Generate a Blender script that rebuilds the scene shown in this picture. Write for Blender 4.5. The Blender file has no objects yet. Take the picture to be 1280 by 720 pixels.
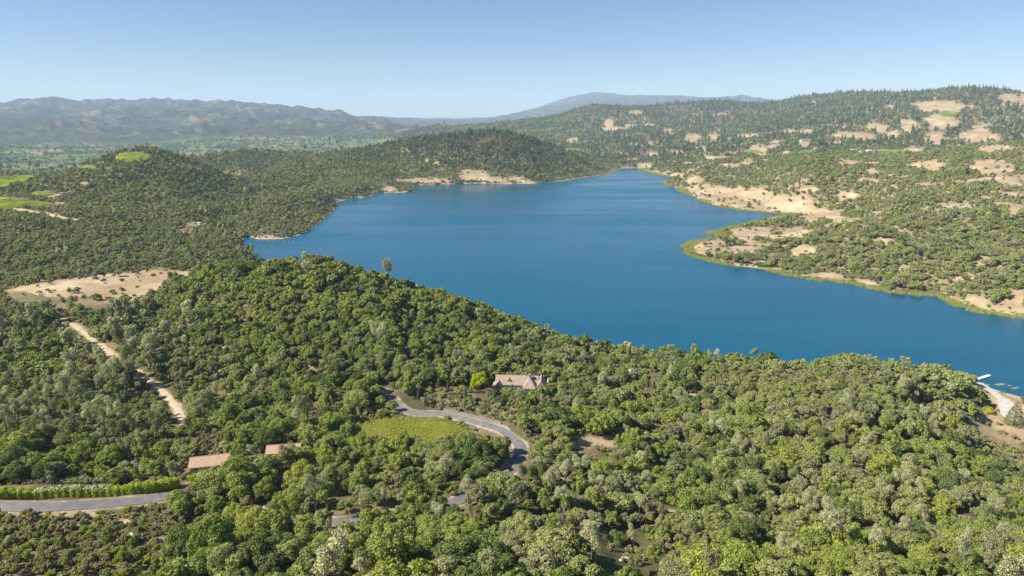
import bpy, math, random
import numpy as np

# ------------------------------------------------------------------ camera, sky, sun, exposure
scene = bpy.context.scene
CAM_H = 200.0                      # metres above the lake
F = 24.0 / 36.0 * 1280             # focal length in pixels of the 1280 wide photograph
PITCH = math.atan((360 - 140) / F)
cam_d = bpy.data.cameras.new('camera')
cam_d.lens = 24.0
cam_d.sensor_width = 36.0
cam_d.clip_start = 1.0
cam_d.clip_end = 80000.0
cam = bpy.data.objects.new('camera', cam_d)
scene.collection.objects.link(cam)
cam.location = (0, 0, CAM_H)
cam.rotation_euler = (math.pi / 2 - PITCH, 0, 0)
scene.camera = cam

SUN_EL = math.radians(41)
SUN_AZ = math.atan2(-0.97, -0.24)          # from +Y towards +X
sdir = (math.sin(SUN_AZ) * math.cos(SUN_EL), math.cos(SUN_AZ) * math.cos(SUN_EL), math.sin(SUN_EL))
world = bpy.data.worlds.new('World')
scene.world = world
world.use_nodes = True
wn = world.node_tree.nodes
wn.clear()
sky = wn.new('ShaderNodeTexSky')
sky.sky_type = 'NISHITA'
sky.sun_disc = False
sky.sun_elevation = SUN_EL
sky.sun_rotation = SUN_AZ
sky.altitude = 4500
sky.air_density = 1.4
sky.dust_density = 1.5
sky.ozone_density = 4.5
bg = wn.new('ShaderNodeBackground')
bg.inputs['Strength'].default_value = 0.055
wo = wn.new('ShaderNodeOutputWorld')
world.node_tree.links.new(sky.outputs[0], bg.inputs[0])
world.node_tree.links.new(bg.outputs[0], wo.inputs[0])

sun_d = bpy.data.lights.new('sun', 'SUN')
sun_d.energy = 5.0
sun_d.angle = math.radians(0.5)
sun_d.color = (1.0, 0.94, 0.84)
sun = bpy.data.objects.new('sun', sun_d)
scene.collection.objects.link(sun)
import mathutils
sun.rotation_euler = mathutils.Vector(sdir).to_track_quat('Z', 'Y').to_euler()

vs = scene.view_settings
vs.view_transform = 'Standard'
vs.look = 'None'
vs.gamma = 1
vs.use_curve_mapping = False
vs.exposure = 1.08
cy = scene.cycles
cy.max_bounces = 6
cy.diffuse_bounces = 3
cy.glossy_bounces = 2
cy.transmission_bounces = 3
cy.volume_bounces = 1
cy.transparent_max_bounces = 4
cy.use_denoising = True
cy.caustics_reflective = False
cy.caustics_refractive = False

col = scene.collection
rng = np.random.default_rng(11)
random.seed(5)

# ------------------------------------------------------------------ numeric helpers
_perm = np.random.default_rng(3).permutation(512).astype(np.int64)
_perm = np.concatenate([_perm, _perm])
_gr = np.random.default_rng(4).random(512) * 2 * np.pi
_gx, _gy = np.cos(_gr), np.sin(_gr)

def perlin(x, y):
    xi = np.floor(x).astype(np.int64); yi = np.floor(y).astype(np.int64)
    xf = x - xi; yf = y - yi
    u = xf * xf * xf * (xf * (xf * 6 - 15) + 10)
    v = yf * yf * yf * (yf * (yf * 6 - 15) + 10)
    def g(ix, iy, dx, dy):
        h = _perm[(_perm[ix & 511] + iy) & 511]
        return _gx[h] * dx + _gy[h] * dy
    a = g(xi, yi, xf, yf); b = g(xi + 1, yi, xf - 1, yf)
    c = g(xi, yi + 1, xf, yf - 1); d = g(xi + 1, yi + 1, xf - 1, yf - 1)
    return (a + (b - a) * u + (c - a) * v + (a - b - c + d) * u * v) * 1.5

def fbm(x, y, wl, octv=4, gain=0.5):
    s = np.zeros_like(x); a = 1.0; f = 1.0 / wl
    for k in range(octv):
        s += a * perlin(x * f + 17.3 * k, y * f - 9.1 * k)
        a *= gain; f *= 2.03
    return s

def ridged(x, y, wl, octv=4):
    s = np.zeros_like(x); a = 1.0; f = 1.0 / wl
    for k in range(octv):
        s += a * (0.66 - 2 * np.abs(perlin(x * f + 31.7 * k, y * f + 5.9 * k)))
        a *= 0.5; f *= 2.1
    return s

def sstep(a, b, x):
    t = np.clip((x - a) / (b - a), 0, 1)
    return t * t * (3 - 2 * t)

CP, SP = math.cos(PITCH), math.sin(PITCH)
def ratio(py):                       # (z - camera height) per metre of forward distance, for an image row
    v = (360 - py) / F
    return (-SP + v * CP) / (CP + v * SP)
def at(px, py, Y, dz=0.0):           # world point seen at a pixel, Y metres ahead
    v = (360 - py) / F
    k = Y / (CP + v * SP)
    return ((px - 640) / F * k, Y, CAM_H + (-SP + v * CP) * k + dz)
def lake_pt(px, py):
    Y = -CAM_H / ratio(py)
    p = at(px, py, Y)
    return (p[0], p[1])
def project(x, y, z):
    dz = z - CAM_H
    f = y * CP - dz * SP
    f = np.where(np.abs(f) < 1e-3, 1e-3, f)
    u = x / f; v = (y * SP + dz * CP) / f
    return 640 + u * F, 360 - v * F, f

# ------------------------------------------------------------------ the lake's outline (world metres at water level)
shore_px = [
 # near shore from the cove eastwards (mostly behind the wooded rise)
 (300, 300), (303, 305), (330, 330), (400, 356), (500, 388), (600, 414), (700, 438), (800, 455), (900, 460), (1000, 462),
 (1100, 468), (1175, 473), (1216, 477), (1228, 481), (1245, 487), (1262, 492), (1280, 497), (1400, 530), (1560, 520), (1620, 480),
 (1560, 445), (1400, 420), (1280, 397),
 # far right shore, going back
 (1236, 390), (1212, 386), (1190, 378), (1170, 368), (1140, 368), (1110, 364), (1085, 358), (1060, 353), (1015, 349), (985, 343), (960, 337),
 (935, 334), (915, 332), (885, 325), (866, 319), (853, 309), (866, 303), (885, 299), (905, 297), (897, 294), (886, 291), (898, 289), (908, 286),
 (922, 283), (938, 279), (955, 274), (985, 270), (1003, 269), (990, 267.5), (960, 266), (930, 263), (905, 259), (885, 254), (870, 247), (856, 240),
 (843, 234), (828, 230), (836, 226), (845, 222), (828, 219), (812, 216), (803, 211.5), (795, 210), (780, 210), (768, 212),
 # left shore coming forward
 (764, 215), (757, 218), (735, 221), (712, 225), (690, 227), (665, 229.5), (640, 230), (600, 229), (560, 230), (522, 231.5), (511, 235), (515, 238.5),
 (503, 241), (488, 240.5), (470, 242), (458, 246.5), (440, 248), (422, 252), (419, 260), (409, 270), (397, 279), (387, 288), (372, 295), (355, 298.5),
 (335, 299), (322, 299), (312, 296), (306, 297)]
SH = np.array([lake_pt(*p) for p in shore_px])

def lake_sdf(x, y):                  # negative inside the lake
    best = np.full(x.shape, 1e12); ins = np.zeros(x.shape, bool)
    n = len(SH)
    for i in range(n):
        ax, ay = SH[i]; bx, by = SH[(i + 1) % n]
        dx, dy = bx - ax, by - ay
        t = np.clip(((x - ax) * dx + (y - ay) * dy) / (dx * dx + dy * dy + 1e-9), 0, 1)
        best = np.minimum(best, (x - ax - t * dx) ** 2 + (y - ay - t * dy) ** 2)
        c = ((ay > y) != (by > y)) & (x < (bx - ax) * (y - ay) / (by - ay + 1e-12) + ax)
        ins ^= c
    d = np.sqrt(best)
    return np.where(ins, -d, d)

# ------------------------------------------------------------------ terrain control points: (px, py, Y, tree height to take off)
ctl = [
 # foreground slope
 (0, 720, 145, 0), (320, 720, 142, 0), (640, 720, 140, 0), (960, 720, 150, 0), (1280, 720, 165, 0),
 (100, 630, 205, 0), (230, 605, 224, 0), (250, 582, 238, 0), (350, 566, 253, 0), (330, 655, 190, 0), (480, 650, 190, 0),
 (640, 580, 255, 0), (655, 555, 275, 0), (590, 525, 310, 0), (515, 535, 297, 0), (490, 500, 340, 0), (650, 487, 370, 0), (560, 570, 255, 0),
 (100, 570, 260, 0), (60, 480, 370, 5), (220, 520, 315, 0), (150, 440, 445, 0), (90, 400, 540, 0), (20, 420, 490, 6), (300, 500, 340, 5),
 (800, 500, 360, 5), (1000, 500, 360, 5), (1100, 500, 355, 5), (1000, 470, 420, 4), (800, 470, 405, 5), (800, 600, 245, 4), (1000, 600, 250, 4),
 (1200, 600, 265, 4), (1000, 680, 190, 3), (800, 680, 180, 3), (1250, 540, 400, 0), (1230, 518, 425, 0), (1262, 497, 452, 0), (1150, 520, 365, 5), (750, 550, 290, 0),
 # dome and its shoulder along the water
 (240, 350, 600, 7), (285, 331, 575, 7), (340, 326, 570, 7), (400, 324, 565, 7), (440, 332, 562, 7), (480, 345, 558, 7), (540, 364, 550, 7), (600, 383, 545, 6), (650, 402, 532, 5), (700, 420, 520, 5), (745, 434, 510, 4),
 (850, 446, 490, 4), (950, 449, 478, 4), (1060, 447, 470, 4), (1140, 461, 455, 4), (1190, 476, 440, 4),
 (400, 380, 470, 6), (300, 400, 450, 6), (450, 430, 405, 6), (600, 430, 430, 6), (300, 450, 395, 6), (200, 400, 500, 6), (520, 400, 460, 6),
 # clearing and the hillside behind it
 (120, 376, 612, 0), (60, 368, 640, 0), (190, 365, 640, 0), (120, 345, 730, 0), (220, 342, 735, 0), (30, 358, 690, 0), (0, 360, 690, 4), (0, 300, 900, 4), (0, 272, 1050, 4),
 (100, 300, 900, 4), (150, 322, 800, 5), (100, 276, 1050, 3), (200, 300, 920, 5), (240, 281, 1130, 0), (70, 269, 1110, 0), (280, 300, 950, 5),
 (30, 250, 1250, 0), (0, 255, 1220, 0), (60, 257, 1220, 0), (30, 227, 1490, 0), (0, 233, 1440, 0), (45, 220, 1560, 0), (0, 219, 1600, 0),
 (175, 184, 1800, 8), (150, 190, 1780, 8), (200, 189, 1800, 8), (230, 197, 1800, 8), (110, 205, 1720, 6), (60, 222, 1640, 5), (265, 212, 1790, 6), (300, 226, 1760, 6), (330, 246, 1620, 6), (270, 246, 1500, 6), (265, 235, 2150, 8), (310, 222, 2150, 8),
 (180, 230, 1450, 6), (180, 260, 1240, 5), (250, 262, 1290, 5), (165, 197, 1690, 0), (120, 240, 1370, 5),
 (290, 193, 2600, 8), (250, 205, 2500, 8), (330, 207, 2350, 8),
 # headland and central hill
 (400, 268, 1330, 4), (275, 280, 1190, 5), (300, 265, 1260, 5), (330, 251, 1330, 5), (360, 243, 1400, 5), (395, 239, 1500, 5), (300, 258, 1450, 3), (335, 246, 1620, 5), (368, 238, 1700, 8), (345, 272, 1210, 5), (380, 262, 1330, 5), (440, 222, 1850, 5), (480, 208, 2150, 6), (400, 208, 2100, 6), (340, 222, 1850, 6),
 (580, 166, 2420, 10), (620, 165, 2440, 10), (540, 170, 2430, 10), (650, 171, 2460, 10), (700, 187, 2460, 8), (735, 203, 2450, 8), (500, 176, 2480, 8), (440, 187, 2500, 8), (380, 199, 2500, 8), (600, 205, 2120, 6), (540, 208, 2120, 6), (680, 210, 2180, 6),
 # far ridges
 (740, 135, 6000, 5), (680, 150, 6000, 5), (620, 156, 6000, 5), (800, 136, 6000, 5), (850, 131, 6000, 5), (900, 128, 6000, 5), (690, 178, 4300, 0), (800, 168, 4200, 0), (740, 165, 4900, 0), (850, 190, 3100, 0), (760, 195, 3000, 0), (800, 203, 2620, 0),
 (900, 160, 4500, 0), (900, 178, 3500, 0), (950, 140, 5400, 0), (1000, 125, 5900, 5), (1050, 118, 5500, 5), (1100, 118, 5200, 5), (1160, 118, 4800, 5), (1200, 112, 4500, 5), (1240, 112, 4300, 5), (1280, 120, 4000, 5), (1050, 140, 4300, 0), (1000, 160, 3600, 0),
 # right hills
 (1150, 150, 3300, 0), (1250, 150, 3100, 0), (1150, 180, 2700, 0), (1250, 178, 2500, 0), (1050, 170, 3200, 0), (1050, 190, 2450, 0), (1150, 189, 2300, 0), (960, 185, 2900, 0),
 (1000, 201, 1800, 4), (1080, 202, 1760, 4), (1200, 195, 1700, 4), (1280, 186, 1600, 3), (1250, 202, 1480, 0), (920, 200, 2150, 4), (870, 208, 2330, 4), (1100, 230, 1400, 4), (1200, 230, 1250, 4), (1200, 260, 1050, 4), (1100, 262, 1140, 4), (1000, 225, 1520, 4), (930, 226, 1740, 4), (960, 247, 1560, 0), (1040, 262, 1330, 0), (1020, 285, 1150, 2),
 (1100, 300, 920, 4), (1200, 300, 870, 4), (1280, 300, 850, 4), (1280, 345, 730, 4), (1000, 302, 990, 4), (1150, 330, 830, 4), (1280, 255, 1050, 2),
 # valley and its mountains
 (100, 213, 3000, 0), (0, 200, 3600, 0), (300, 202, 3400, 0), (100, 190, 4500, 0), (300, 190, 4500, 0), (150, 182, 5600, 0), (400, 185, 5000, 0),
 (0, 161, 7300, 0), (100, 161, 7300, 0), (200, 161, 7300, 0), (300, 161, 7300, 0), (400, 166, 7200, 0), (0, 146, 9500, 0), (100, 145, 9500, 0), (200, 146, 9500, 0), (300, 148, 9500, 0),
 (0, 131, 12500, 0), (35, 130, 12500, 0), (70, 124, 12500, 0), (100, 129, 12500, 0), (150, 132, 12500, 0), (190, 129, 12500, 0), (240, 132, 12500, 0), (300, 131, 12500, 0), (340, 134, 12500, 0), (400, 142, 12500, 0), (450, 149, 12500, 0), (500, 155, 13000, 0),
 (560, 151, 19000, 0), (610, 148, 19000, 0), (640, 146, 24000, 0), (680, 133, 24000, 0), (715, 122, 24000, 0), (740, 117, 24000, 0), (770, 120, 24000, 0), (790, 129, 24000, 0), (815, 131, 24000, 0), (860, 122, 20000, 0), (900, 125, 20000, 0), (930, 119, 20000, 0), (955, 127, 20000, 0),
 (640, 162, 11000, 0), (800, 145, 12000, 0), (900, 145, 12000, 0),
]
pts3 = [at(px, py, Y, -h) for px, py, Y, h in ctl]
# ground out of view: under and behind the camera, beside the frame, behind the crests
pts3 += [(-60, 70, 108), (60, 70, 105), (-120, 20, 110), (150, 20, 98), (0, -150, 125), (-300, -100, 120), (300, -100, 95), (0, -700, 160), (-900, -500, 150), (900, -500, 120),
 (-400, 150, 90), (400, 150, 70), (-500, 350, 60), (-900, 600, 55), (-1100, 900, 70), (-1500, 1300, 80), (-2600, 1800, 70), (480, 300, 30), (800, 300, 40), (1100, 500, 80), (1300, 800, 110), (1900, 1200, 170), (3000, 2000, 260),
 (-200, 720, 16), (-150, 850, 4), (-260, 700, 26), (-75, 635, 12), (-25, 600, 10), (-130, 670, 14), (-900, 2300, 10), (-1100, 2000, 15), (-300, 3000, 20), (100, 3100, 15), (400, 3400, 20), (600, 2050, 55), (750, 2000, 58), (1000, 1950, 70),
 (-2500, 16500, 50), (-12000, 11000, 250), (-8000, 5000, 0), (2000, 8000, 110), (4500, 7000, 200), (6000, 5000, 330), (5500, 3500, 280), (8000, 12000, 400), (0, 29000, 60), (7000, 29000, 200), (14000, 25000, 300), (-12000, 20000, 60), (-8000, 17000, 60), (-8000, -3000, 100), (8000, -3000, 150), (0, -8000, 150), (0, -14000, 150), (-14000, 0, 100), (14000, 0, 200)]
# dips that keep the crests crisp
for px, py, Y, h in [(175, 184, 2150, 75), (230, 197, 2150, 55), (580, 166, 2850, 75), (650, 171, 2900, 75), (500, 176, 2900, 60), (400, 324, 690, 34), (480, 345, 660, 34), (600, 383, 610, 25), (950, 449, 520, 16), (1060, 447, 515, 18), (850, 446, 530, 14), (70, 124, 15000, 260), (190, 129, 15000, 260), (330, 132, 15000, 240), (740, 135, 7300, 130), (850, 131, 7300, 130), (1050, 118, 6700, 160), (1200, 112, 5500, 130)]:
    p = at(px, py, Y); pts3.append((p[0], p[1], p[2] - h))
C3 = np.array(pts3)
def tpspar(x, y):
    r = np.hypot(x, y)
    return 2.2 * np.arctan2(x, y), np.log(np.maximum(r, 45.0))
def tfit():
    a, l = tpspar(C3[:, 0], C3[:, 1])
    val = (C3[:, 2] - CAM_H) / np.maximum(np.hypot(C3[:, 0], C3[:, 1]), 45.0)
    n = len(a)
    d2 = (a[:, None] - a[None]) ** 2 + (l[:, None] - l[None]) ** 2
    K = 0.5 * d2 * np.log(d2 + 1e-12) + np.eye(n) * 2e-4
    P = np.stack([np.ones(n), a, l], 1)
    M = np.block([[K, P], [P.T, np.zeros((3, 3))]])
    w = np.linalg.solve(M, np.concatenate([val, np.zeros(3)]))
    return a, l, w
TA, TL, TW = tfit()
def tps(x, y):
    a, l = tpspar(x.ravel(), y.ravel())
    out = np.empty(a.shape)
    n = len(TA)
    for s in range(0, len(a), 20000):
        aa, ll = a[s:s + 20000], l[s:s + 20000]
        d2 = (aa[:, None] - TA[None]) ** 2 + (ll[:, None] - TL[None]) ** 2
        out[s:s + 20000] = (0.5 * d2 * np.log(d2 + 1e-12)) @ TW[:n] + TW[n] + aa * TW[n + 1] + ll * TW[n + 2]
    r = np.maximum(np.hypot(x, y), 45.0)
    return CAM_H + out.reshape(x.shape) * r

# polar grid about the foot of the camera: fine in front, coarse behind
fine = np.radians(np.arange(-41, 41.001, 0.15))
side = np.radians(np.concatenate([np.arange(41.6, 60, 0.8), np.arange(60, 180, 4.0)]))
ANG = np.concatenate([-side[::-1], fine, side])
RAD = np.exp(np.linspace(math.log(60), math.log(30000), 720))
NA, NR = len(ANG), len(RAD)
GA, GR = np.meshgrid(ANG, RAD)
GX, GY = GR * np.sin(GA), GR * np.cos(GA)
SDF = lake_sdf(GX, GY)
GZ = tps(GX, GY)
GZ = np.maximum(GZ, -75)
GZ = np.where(np.abs(GA) > math.radians(50), np.minimum(GZ, 260 + 0 * GZ), np.minimum(GZ, 900))
infront = sstep(0, 400, GY)
# relief: gullies and spurs growing with distance
amp = np.clip(GR * 0.0035, 0.5, 55) * sstep(20, 220, SDF) * (1 + (0.9 + 0.9 * sstep(0.05, 0.2, GA)) * sstep(800, 1200, GR) * sstep(4800, 3000, GR))
GZ += amp * (0.9 * (ridged(GX, GY, 330, 3) * 0.75 * sstep(800, 1200, GR) + fbm(GX, GY, 260, 4) * sstep(1200, 800, GR)) * sstep(3500, 1500, GR) + 0.6 * ridged(GX, GY, 900, 4) * sstep(1500, 3500, GR))
GZ += (75 * sstep(-0.05, -0.2, GA) + 12) * ridged(GX, GY, 1150, 5) * sstep(5200, 6500, GR) * sstep(16000, 13500, GR) * sstep(-40, 40, GZ)
GZ += 28 * ridged(GX, GY, 1800, 4) * sstep(17000, 19000, GR)
GZ += sstep(15, 60, SDF) * sstep(900, 300, GR) * 1.3 * fbm(GX, GY, 24, 3)
near_lake = sstep(900, 500, SDF)
GZ = np.where(near_lake > 0, np.maximum(GZ, -75 + near_lake * 77.5), GZ)
Wsh = 16 + 0.022 * GR
bank = np.clip(SDF, 0, 40) * np.where(GX < 120, 0.16, 0.05)
GZ = np.where(SDF > 0, 0.02 + bank * (1 - sstep(0, 1, SDF / Wsh)) + GZ * sstep(0, 1, SDF / Wsh), np.maximum(SDF * 0.14, -9))

def grid_idx(x, y):
    a = np.arctan2(x, y); r = np.hypot(x, y)
    ia = np.clip(np.searchsorted(ANG, a) - 1, 0, NA - 2)
    fa = np.clip((a - ANG[ia]) / (ANG[ia + 1] - ANG[ia]), 0, 1)
    t = np.clip((np.log(np.maximum(r, 60)) - math.log(60)) / (math.log(30000) - math.log(60)) * (NR - 1), 0, NR - 1.001)
    ir = t.astype(int); fr = t - ir
    return ir, ia, fr, fa
def samp(G, x, y):
    x = np.asarray(x, float); y = np.asarray(y, float)
    ir, ia, fr, fa = grid_idx(x, y)
    return (G[ir, ia] * (1 - fr) + G[ir + 1, ia] * fr) * (1 - fa) + (G[ir, ia + 1] * (1 - fr) + G[ir + 1, ia + 1] * fr) * fa
def zat(x, y):
    return float(samp(GZ, np.array([x]), np.array([y]))[0])
def hit(px, py):                     # where the sight line through a pixel meets the ground
    rr = np.exp(np.linspace(math.log(70), math.log(23000), 3000))
    v = (360 - py) / F
    d = np.array([(px - 640) / F, CP + v * SP, -SP + v * CP]); g = math.hypot(d[0], d[1])
    x, y, z = d[0] / g * rr, d[1] / g * rr, CAM_H + d[2] / g * rr
    h = samp(GZ, x, y)
    k = np.argmax(z < h)
    if not (z < h).any(): k = len(rr) - 1
    return float(x[k]), float(y[k])

def polyline(pts, step=2.0):
    """smooth resample of world points"""
    P = np.array(pts, float)
    n = len(P)
    out = []
    for i in range(n - 1):
        p0, p1, p2, p3 = P[max(i - 1, 0)], P[i], P[i + 1], P[min(i + 2, n - 1)]
        m = max(2, int(np.linalg.norm(p2 - p1) / step))
        for t in np.linspace(0, 1, m, endpoint=False):
            out.append(0.5 * ((2 * p1) + (-p0 + p2) * t + (2 * p0 - 5 * p1 + 4 * p2 - p3) * t ** 2 + (-p0 + 3 * p1 - 3 * p2 + p3) * t ** 3))
    out.append(P[-1])
    return np.array(out)
def seg_dist(x, y, L):
    best = np.full(x.shape, 1e12); idx = np.zeros(x.shape, int)
    for i in range(len(L)):
        d = (x - L[i, 0]) ** 2 + (y - L[i, 1]) ** 2
        m = d < best
        best[m] = d[m]; idx[m] = i
    return np.sqrt(best), idx
def in_poly(x, y, P):
    ins = np.zeros(np.shape(x), bool); n = len(P)
    for i in range(n):
        ax, ay = P[i]; bx, by = P[(i + 1) % n]
        ins ^= ((ay > y) != (by > y)) & (x < (bx - ax) * (y - ay) / (by - ay + 1e-12) + ax)
    return ins

# ------------------------------------------------------------------ roads cut into the slope
upper_px = [(470, 484), (480, 490), (489, 499), (503, 511), (520, 516), (549, 518), (575, 523), (601, 529.5), (624, 537), (640, 546.5), (649, 556), (650, 566), (644, 577), (634, 592), (612, 610), (560, 630), (500, 643), (442, 651), (380, 653), (318, 640)]
lower_px = [(-60, 636), (0, 633), (60, 632.5), (120, 630), (180, 624.5), (215, 619), (238, 611), (256, 598)]
track_px = [(70, 396), (82, 402), (97, 410), (115, 424), (135, 439), (152, 453), (172, 466), (190, 478), (203, 488), (213, 500), (224, 514), (229, 530)]
ROADS = {}
for nm, pp, wid in (('upper', upper_px, 5.1), ('lower', lower_px, 5.6), ('track', track_px, 4.5)):
    L = polyline([hit(*p) for p in pp], 1.5)
    z = samp(GZ, L[:, 0], L[:, 1])
    k = np.ones(15) / 15
    zs = np.convolve(np.pad(z, 7, mode='edge'), k, 'valid')
    ROADS[nm] = (L, zs, wid)
RD = {}
sub = (GR < 750) & (np.abs(GA) < math.radians(45))
for nm, (L, zs, wid) in ROADS.items():
    d = np.full(GX.shape, 1e6)
    dd, ii = seg_dist(GX[sub], GY[sub], L)
    d[sub] = dd
    RD[nm] = d
    zi = np.zeros(GX.shape); zi[sub] = zs[ii]
    w = 1 - sstep(wid / 2 + 0.8, wid / 2 + 5, d)
    GZ = GZ * (1 - w) + (zi - 0.12) * w
PX, PY, PF = project(GX, GY, GZ)

# ------------------------------------------------------------------ land cover
def E(px, py, hw, hh):
    return (px, py, hw, hh)
grass_e = [E(760,154,7,5),E(770,162,20,3.5),E(789,158,10,3),E(810,157,10,2),E(795,141,12,3),E(715,176,13,3.5),E(834,164,8,3),E(865,173,14,6),E(892,171,10,5.5),E(935,170,16,3),E(812,193,14,3.5),E(845,190,13,3),E(876,186,8,4),E(897,198,21,3.5),E(807,207,13,4.5),E(947,187,11,8),E(935,202,7,3),E(860,214,6,3.5),
 E(867,225,14,6),E(905,247,66,14),E(955,257,62,10),E(880,238,44,9),E(890,240,42,10),E(930,247,45,12),E(975,253,38,11),E(850,219,12,2.5),E(1005,262,30,6),
 E(1177,134,42,8),E(1175,152,22,11),E(1270,125,24,9),E(985,165,13,3.5),E(1006,165,11,3.5),E(1057,170,16,6),E(1096,160,16,6),E(1080,171,15,5),E(1045,180,10,3),E(1115,170,11,4),E(1135,157,13,10),E(1167,173,15,7),E(1220,170,30,9),E(1242,186,34,5.5),E(1145,187,15,6),E(1060,204,17,5),E(1155,207,28,7),E(1235,210,44,9),E(1060,245,17,7),E(1200,257,26,4),E(1265,245,16,6),E(1270,263,14,9),E(1112,134,6,3),E(968,182,8,5.5),E(1005,180,9,5),
 E(1260,225,30,5),E(1130,222,12,3),E(1010,238,14,4),E(1090,215,10,3),
 E(1005,315,19,7),E(1035,345,26,5),E(1100,305,10,6),E(1228,328,9,8),E(1212,380,26,9),E(1275,376,9,9),E(1035,273,34,6),E(985,292,24,7),E(1080,352,16,3.5),E(900,314,42,8),E(940,290,40,6),E(870,312,14,7),
 E(530,226,40,4),E(590,219,22,7),E(628,225,36,4),E(655,228,14,2.5),E(421,250,9,3),E(486,236,9,4),E(506,240,8,1.5),E(420,195,0,0),E(335,297,18,3),E(545,205,5,3),E(533,201,3,4),
 E(247,281,14,5),E(232,290,8,4),E(107,229,8,3),E(180,236,3,2),
 E(270,465,9,4),E(683,410,14,4),E(697,414,8,3),E(592,400,8,3),E(548,373,8,2.5),E(868,496,12,5),E(748,552,34,9),E(882,552,26,6),E(850,497,10,3),E(1095,512,10,4),
 E(388,516,12,6),E(398,545,10,6),E(520,712,44,9),E(445,643,12,3),E(160,652,20,4),E(70,643,70,4),E(190,676,14,5),E(690,600,20,5),E(960,690,30,6),E(1120,660,20,6),E(830,640,20,6),E(1045,575,14,4)]
green_e = [E(1116,190,23,3),E(1185,142,12,4),E(715,189,15,3.5),E(486,176,12,2.2),E(165,197,23,6.5),E(107,210,14,2.6),E(52,243,17,3),E(1022,177,0,0),E(940,190,12,3),E(1010,190,10,2.5)]
vine_poly = [[(-60, 221), (0, 220.5), (52, 218), (30, 229), (0, 236), (-60, 240)], [(-60, 245), (0, 246), (71, 255), (56, 259), (0, 261.5), (-60, 262)]]
clear_poly = [(4, 364), (60, 353), (120, 344), (175, 338), (237, 339), (240, 348), (206, 353), (206, 360), (182, 377), (150, 381), (108, 373), (60, 371)]
lot_poly = [(1214, 533), (1232, 508), (1222, 492), (1216, 476), (1240, 484), (1290, 498), (1330, 520), (1330, 570), (1284, 556), (1240, 552)]
lot_world = [hit(*p) for p in lot_poly]
vineyard_px = [(441, 531), (470, 526), (500, 523), (526, 522.5), (552, 526), (590, 537.5), (575, 546), (545, 553), (480, 553), (452, 546)]
vineyard_world = [hit(*p) for p in vineyard_px]
clear_world = [hit(*p) for p in clear_poly]

def cover_masks(x, y, z):
    """grass (0..1), green field (0..1) at ground points, broken up by noise in the land's own coordinates"""
    px, py, f = project(x, y, z)
    r = np.hypot(x, y)
    wl = np.clip(r * 0.03, 6, 90)
    nx = fbm(x / wl, y / wl, 1.0, 3)
    g = np.zeros(x.shape); v = np.zeros(x.shape)
    ok = (y > 50)
    for (cx, cy, hw, hh) in grass_e:
        if hw == 0: continue
        q = np.sqrt(((px - cx) / hw) ** 2 + ((py - cy) / hh) ** 2)
        g = np.maximum(g, np.where(ok, 1 - sstep(0.62, 1.12, q + 0.38 * nx), 0))
    for (cx, cy, hw, hh) in green_e:
        if hw == 0: continue
        q = np.sqrt(((px - cx) / hw) ** 2 + ((py - cy) / hh) ** 2)
        v = np.maximum(v, np.where(ok, 1 - sstep(0.85, 1.0, q + 0.12 * nx), 0))
    for P in vine_poly:
        v = np.maximum(v, np.where(ok & in_poly(px, py, P), 1.0, 0.0))
    g = np.maximum(g, np.where(in_poly(x, y, clear_world), 1.0, 0.0))
    g = np.maximum(g, np.where(in_poly(x, y, lot_world), 1.0, 0.0))
    # sparse oak savanna on the right hand hills
    sav = sstep(-0.02, 0.16, np.arctan2(x, y) - 0.10) * sstep(650, 900, r) * sstep(7000, 5000, r)
    n2 = fbm(x, y, 190, 3)
    n3 = fbm(x + 900, y, 45, 2)
    n2 = 0.75 * n2 + 0.42 * (ridged(x, y, 330, 3) + 0.12)
    ra = np.where(r > 2900, 0.54, 0.37)
    g = np.maximum(g, sav * sstep(ra, ra + 0.22, 0.7 * n2 + 0.55 * n3))
    g = g * (1 - v)
    return g, v

GG, GV = cover_masks(GX, GY, GZ)
beach = sstep(np.where((GX > 120) & (GY > 380), 12, 2) + 0.003 * GR * (GX > 120), 1, SDF) * (SDF > -30)
n_f = fbm(GX, GY, 7, 3); n_m = fbm(GX, GY, 60, 4); n_l = fbm(GX, GY, 700, 4)
def mixc(a, b, t): return a * (1 - t[..., None]) + np.array(b) * t[..., None]
litter = np.zeros(GX.shape + (3,)) + np.array((0.125, 0.098, 0.052))
litter = mixc(litter, (0.20, 0.155, 0.088), sstep(-0.1, 0.6, n_m + 0.5 * n_f))
litter = mixc(litter, (0.085, 0.085, 0.036), sstep(0.0, 0.6, -n_m + 0.4 * n_f))
rh = sstep(0.02, 0.16, GA) * sstep(600, 850, GR) * sstep(2.0, 1.2, GA)
litter = mixc(litter, (0.235, 0.19, 0.105), 0.8 * rh)
litter = mixc(litter, (0.20, 0.165, 0.09), 0.6 * sstep(600, 900, GR) * (1 - rh))
litter = mixc(litter, (0.32, 0.25, 0.14), np.exp(-((PX - 1030) / 110) ** 2 - ((PY - 475) / 22) ** 2) * (GR < 700) * 0.9)
farf = sstep(5000, 7000, GR)
forest_far = np.zeros(GX.shape + (3,)) + np.array((0.030, 0.040, 0.022))
forest_far = mixc(forest_far, (0.062, 0.066, 0.034), sstep(-0.3, 0.5, n_m))
patch = sstep(0.26, 0.56, 0.55 * fbm(GX, GY, 420, 5, 0.6) + 0.5 * n_m + 0.3 * n_l) * sstep(-40, 20, GZ)
forest_far = mixc(forest_far, (0.20, 0.16, 0.105), patch * 0.7)
colr = litter * (1 - farf[..., None]) + forest_far * farf[..., None]
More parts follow.
